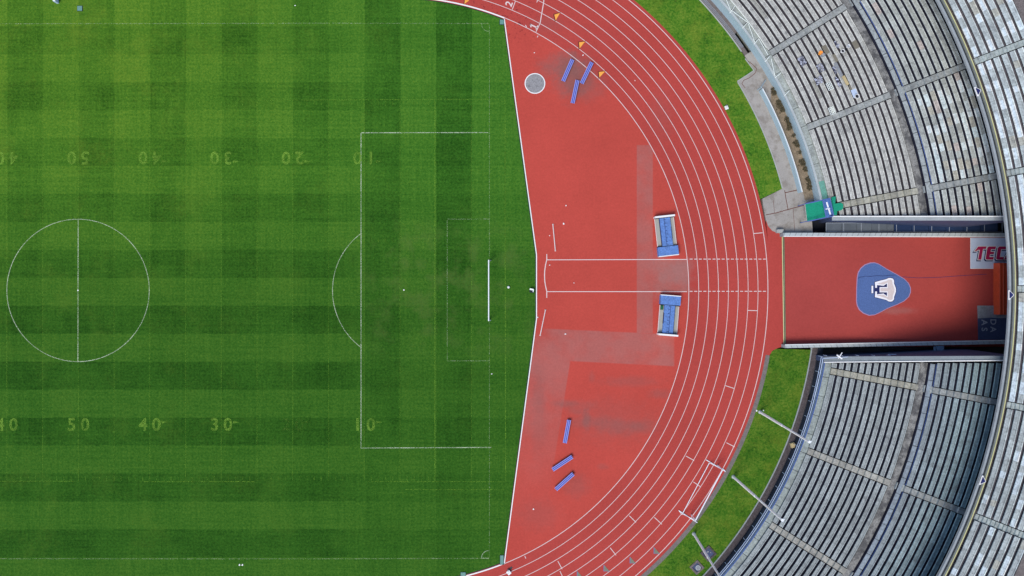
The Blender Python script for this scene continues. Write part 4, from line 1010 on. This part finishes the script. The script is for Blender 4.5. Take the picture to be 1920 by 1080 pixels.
m = MB(); ribbon(m, [(955, 1068), (960, 1063)], 4, .03, thick=.02); tag(m.build('dark_strip', 'stone'), 'short dark strip lying beside the white board on the inner lane', 'strip')

# grass covers and bits
for i, (px, py, a, b_, lab) in enumerate(((150, 16, .6, .6, 'teal square cover in the grass at the top left'), (941, 41.5, .5, .6, 'teal square cover by the upper end of the red apron'), (941, 1049.5, .42, 1.15, 'tall teal cover by the lower end of the red apron'), (868.5, 1076, .62, .42, 'teal cover at the bottom edge of the pitch'))):
    r = empty('sprinkler_cover', P(px, py, .01), lab, 'cover', 'teal covers in the pitch edge'); m = MB(); m.box((0, 0, .04), (a, b_, .09)); m.build('lid', 'green_box', r); m = MB(); m.box((0, 0, .02), (a + .1, b_ + .1, .05)); m.build('rim', 'dark', r)
r = empty('speaker_box', P(997, 545, .01), 'small black box with pale lid beside the apron kerb behind the goal', 'box'); m = MB(); m.box((0, 0, .22), (.55, .5, .44), -.2); m.build('body', 'dark', r); m = MB(); m.box((-.02, .16, .46), (.5, .2, .04), -.2); m.box((.18, -.02, .46), (.1, .3, .035), -.2); m.build('lid', 'mast', r)
def ball(px, py, lab, rad=.16):
    me = bpy.data.meshes.new('football'); bm = bmesh.new(); bmesh.ops.create_icosphere(bm, subdivisions=2, radius=rad); bm.to_mesh(me); bm.free()
    for p_ in me.polygons: p_.use_smooth = True
    me.materials.append(MT['white']); o = bpy.data.objects.new('football', me); COL.objects.link(o); o.location = P(px, py, rad + .01); tag(o, lab, 'ball')
ball(953.5, 538.5, 'white football lying on the grass behind the goal', .17)
m = MB(); m.prism(tp(px_poly(arc(757.3, 543.8, 1.3, 0, 330, 11))), .01, .03); m.build('penalty_spot', 'white', pitch)
m = MB(); m.prism(tp(px_poly(arc(146.3, 544.5, 1.3, 0, 330, 11))), .01, .034); m.build('centre_spot', 'white', pitch)
LIT = [(449, 1059, 'two', .14), (454.5, 1059, 'r', .14), (553.5, 10.5, 'far', .1), (1061, 385.5, 'a', .1), (1056.5, 419.5, 'b', .14), (1030.3, 441.8, 'c', .08), (1030.5, 497, 'd', .09), (1076, 530.5, 'e', .07), (1060, 626.3, 'f', .12), (922, 701, 'g', .1), (1000, 954.5, 'h', .12), (1093, 103.5, 'i', .1), (1060.5, 212, 'j', .01), (1418.3, 770, 'k', .13), (1431, 769.6, 'l', .1), (1008, 595, 'm', .09), (1002, 99, 'n', .09)]
labs = ['white scrap on the bottom grass, left of a pair', 'white scrap on the bottom grass, right of a pair', 'tiny white scrap on the grass near the top edge', 'tiny white scrap high on the apron right of the loose rod', 'slanted white scrap on the apron right of the upper rod', 'white speck left of the upper rod', 'white speck just inside the runway start', 'white speck on the middle of the runway', 'white scrap on the apron below the runway', 'white scrap on the grass below the goal', 'white scrap on the lower part of the apron', 'white scrap inside lane one by the benches', 'speck', 'white scrap on the gutter beside the first mast', 'white scrap on the verge beside the first mast', 'white speck beside the kerb at the lower rod', 'white speck on the apron above the throwing circle']
for (px, py, _, s_), lab in zip(LIT, labs):
    if lab == 'speck': continue
    m = MB(); a = random.uniform(0, 3); m.box((0, 0, .03), (s_ * 1.6, s_ * .9, .04), a); m.box((s_ * .5, 0, .05), (s_, s_ * .6, .03), a + .6); o = m.build('litter', 'white', None); o.location = P(px, py, .012); tag(o, lab, 'litter', 'white scraps lying on the ground', kind='thing')
r = empty('side_bench', P(108, 1, .01), 'pale blue-white post at the top edge of the pitch', 'post'); m = MB(); m.box((0, 0, .35), (.26, .8, .7), .12); m.build('body', 'railw', r); m = MB(); m.box((0, -.1, .74), (.3, .5, .08), .12); m.build('cap', 'white', r)
r.name = 'touchline_post'
# laid rods
for a, b_, lab in (((1036.6, 420.5), (1041.3, 470.5), 'thin white rod lying on the apron above the runway'), ((1022.7, 581), (1012.8, 629), 'thin white rod lying on the apron below the runway')):
    A, B = P(*a), P(*b_); c = (A + B) / 2; m = MB(); m.tube(A - c + Vector((0, 0, .06)), B - c + Vector((0, 0, .06)), .065, n=8); m.box(tuple(A - c + Vector((0, 0, .03))), (.2, .08, .06)); m.box(tuple(B - c + Vector((0, 0, .03))), (.2, .08, .06))
    o = m.build('white_rod', 'line', None); o.location = (c.x, c.y, .006); tag(o, lab, 'rod', 'white rods on the apron')
# tan block by the stand
m = MB(); m.box((0, 0, .2), (.5, .6, .4), .3); m.box((.1, .15, .45), (.25, .2, .12), .1); o = m.build('tan_block', 'wood', None); o.location = P(1484.8, 834, .02); tag(o, 'small tan block on the stone strip between two masts', 'block')

# ============================================================ GOALS
g = empty('football_goal', P(917.5, 544.5, .01), 'white football goal standing on the goal line, seen from above', 'goal', 'football goals')
hh, hw, pr = 2.44, 3.72, .075
m = MB(); m.tube((0, -hw - pr, hh + pr), (0, hw + pr, hh + pr), pr, n=12); m.build('crossbar', 'metalw', g)
for s_ in (-1, 1): m = MB(); m.tube((0, s_ * hw, 0), (0, s_ * hw, hh), pr, n=12); m.build('goalpost', 'metalw', g)
m = MB(); 
for s_ in (-1, 1): m.tube((0, s_ * hw, hh), (.28, s_ * (hw + .02), hh - .1), .03, n=6); m.tube((.28, s_ * hw, hh - .1), (.12, s_ * hw, .05), .025, n=6)
m.build('net_bracket', 'grey_metal', g)
# portable goal on the track
g2 = empty('portable_goal', P(1316, 920, .01), 'white portable goal without net standing across the outer lanes of the lower bend', 'goal', 'football goals')
o4 = P(1316, 920); o4.z = .01
def lp(px, py, z): return P(px, py, z) - o4
m = MB(); A, B = lp(1355, 880.5, 2.2), lp(1304.3, 975.5, 2.2); m.tube(A, B, .075, n=10); m.build('crossbar', 'metalw', g2)
for q in (A, B):
    m = MB(); m.tube(q, (q.x, q.y, .05), .07, n=10); m.build('goalpost', 'metalw', g2)
m = MB(); C_, D_ = lp(1330, 868, .12), lp(1279.5, 963.5, .12); m.tube(C_, D_, .05, n=8); m.build('rear_bar', 'metalw', g2)
for a, b_ in (((1324, 862), (1360.5, 884)), ((1272.5, 957), (1307.5, 980))):
    m = MB(); m.tube(lp(*a, .08), lp(*b_, .08), .055, n=8); m.build('ground_bar', 'metalw', g2)
for q, c in ((A, C_), (B, D_)):
    m = MB(); m.tube(q, c, .04, n=8); m.build('side_stay', 'metalw', g2)
m = MB(); m.tube(lp(1272.5, 957, .08), lp(1279, 965, .1), .035, n=6); m.tube(lp(1360.5, 884, .08), lp(1355, 878, .1), .035, n=6); m.build('corner_brace', 'metalw', g2)

# ============================================================ BLUE BENCHES
proto = empty('blue_bench', (0, 0, 0), 'x', 'bench', 'long blue slatted benches on the apron')
for y in (-.2, 0, .2):
    m = MB(); m.box((0, y, .43), (3.0, .095, .05)); m.build('slat', 'slat', proto)
m = MB(); m.box((0, 0, .375), (2.96, .44, .03)); m.build('frame', 'slat_d', proto)
for x in (-1.3, 0, 1.3):
    m = MB(); m.box((x, -.2, .18), (.06, .06, .36)); m.box((x, .2, .18), (.06, .06, .36)); m.box((x, 0, .03), (.08, .52, .05)); m.build('leg', 'slat_d', proto)
BN = [(1064.6, 132.2, (1056, 151.5), (1073.2, 112), 'slatted blue bench left of the pair, nearest the throwing circle'), (1100, 137, (1090.8, 156), (1109.5, 117), 'slatted blue bench lying across the inner lane line'), (1078.5, 172, (1073.8, 192.5), (1082.6, 151), 'slatted blue bench lowest of the upper three'),
      (1063, 809, (1059, 831), (1067, 787.5), 'slatted blue bench standing almost upright alone below the grey stain'), (1054.5, 869, (1036, 881), (1073, 856.5), 'slatted blue bench in the middle of the lower three'), (1058, 903, (1041.5, 918.5), (1075.5, 888), 'slatted blue bench lowest of all on the apron')]
for i, (cx, cy, a, b_, lab) in enumerate(BN):
    o = proto if i == 0 else copy_tree(proto)
    A, B = P(*a), P(*b_); c = (A + B) / 2; o.location = (c.x * .995, c.y * .995, .006); d = B - A; o.rotation_euler = (0, 0, math.atan2(d.y, d.x)); o['label'] = lab
# ============================================================ PADDED PLATFORMS
def platform(ax, ay, label, flip, greenbox):
    c = P(ax, ay); r = empty('padded_platform', (c.x, c.y, .006), label, 'platform', 'padded platforms beside the runway')
    # local: x across (2.55 m), y along (5.1 m), blue pad end at -y
    W, L = 2.5, 5.15
    m = MB(); m.box((0, L / 2 - .14, .55), (W, .22, 1.1)); m.build('end_rail', 'white', r)
    m = MB(); m.box((0, .55, .30), (W - .04, L - 1.55, .06)); m.build('side_board', 'panel', r)
    for s_ in (-1, 1): m = MB(); m.box((s_ * (W / 2 - .04), .55, .34), (.08, L - 1.55, .12)); m.build('side_rail', 'line', r)
    m = MB(); m.box((.02, .52, .50), (1.33, L - 1.5, .40)); m.build('blue_cover', 'mat_blue', r)
    m = MB(); m.box((-.09, .5, .712), (.045, L - 1.7, .02))
    rr = random.Random(5 if flip else 8)
    for k in range(8): y = -1.2 + k * .46; m.box((rr.uniform(-.02, .12), y, .714), (.2, .05, .022), rr.uniform(-.3, .3))
    m.box((.68, .35, .52), (.04, 1.4, .42)); m.box((-.67, .5, .5), (.05, L - 1.6, .3)); m.build('seam', 'navy', r)
    m = MB(); m.box((0, -L / 2 + .62, .42), (W + .05, 1.16, .84)); m.build('blue_pad', 'mat_blue', r)
    m = MB(); m.box((0, -L / 2 + .02, .5), (W + .05, .10, .76)); m.build('front_edge', 'white', r)
    m = MB(); m.box((0, -L / 2 + 1.24, .45), (W, .07, .5)); m.box((0, L / 2 - .29, .5), (W, .07, .4)); m.build('dark_gap', 'dark', r)
    if greenbox: m = MB(); m.box((.96, -.95, .40), (.34, .55, .16)); m.build('green_lid', 'green_d' if 'green_d' in MT else MT.setdefault('green_d', mat('dark_green_plastic', (.02, .11, .05))), r)
    return r
p1 = platform(1247.5, 442.5, 'blue padded platform with grey side boards, above the runway', False, False); p1.rotation_euler = (0, 0, R_(6.2))
p2 = platform(1252.5, 591.5, 'blue padded platform with grey side boards and a green lid, below the runway', True, True); p2.rotation_euler = (0, 0, R_(180 - 4.6))
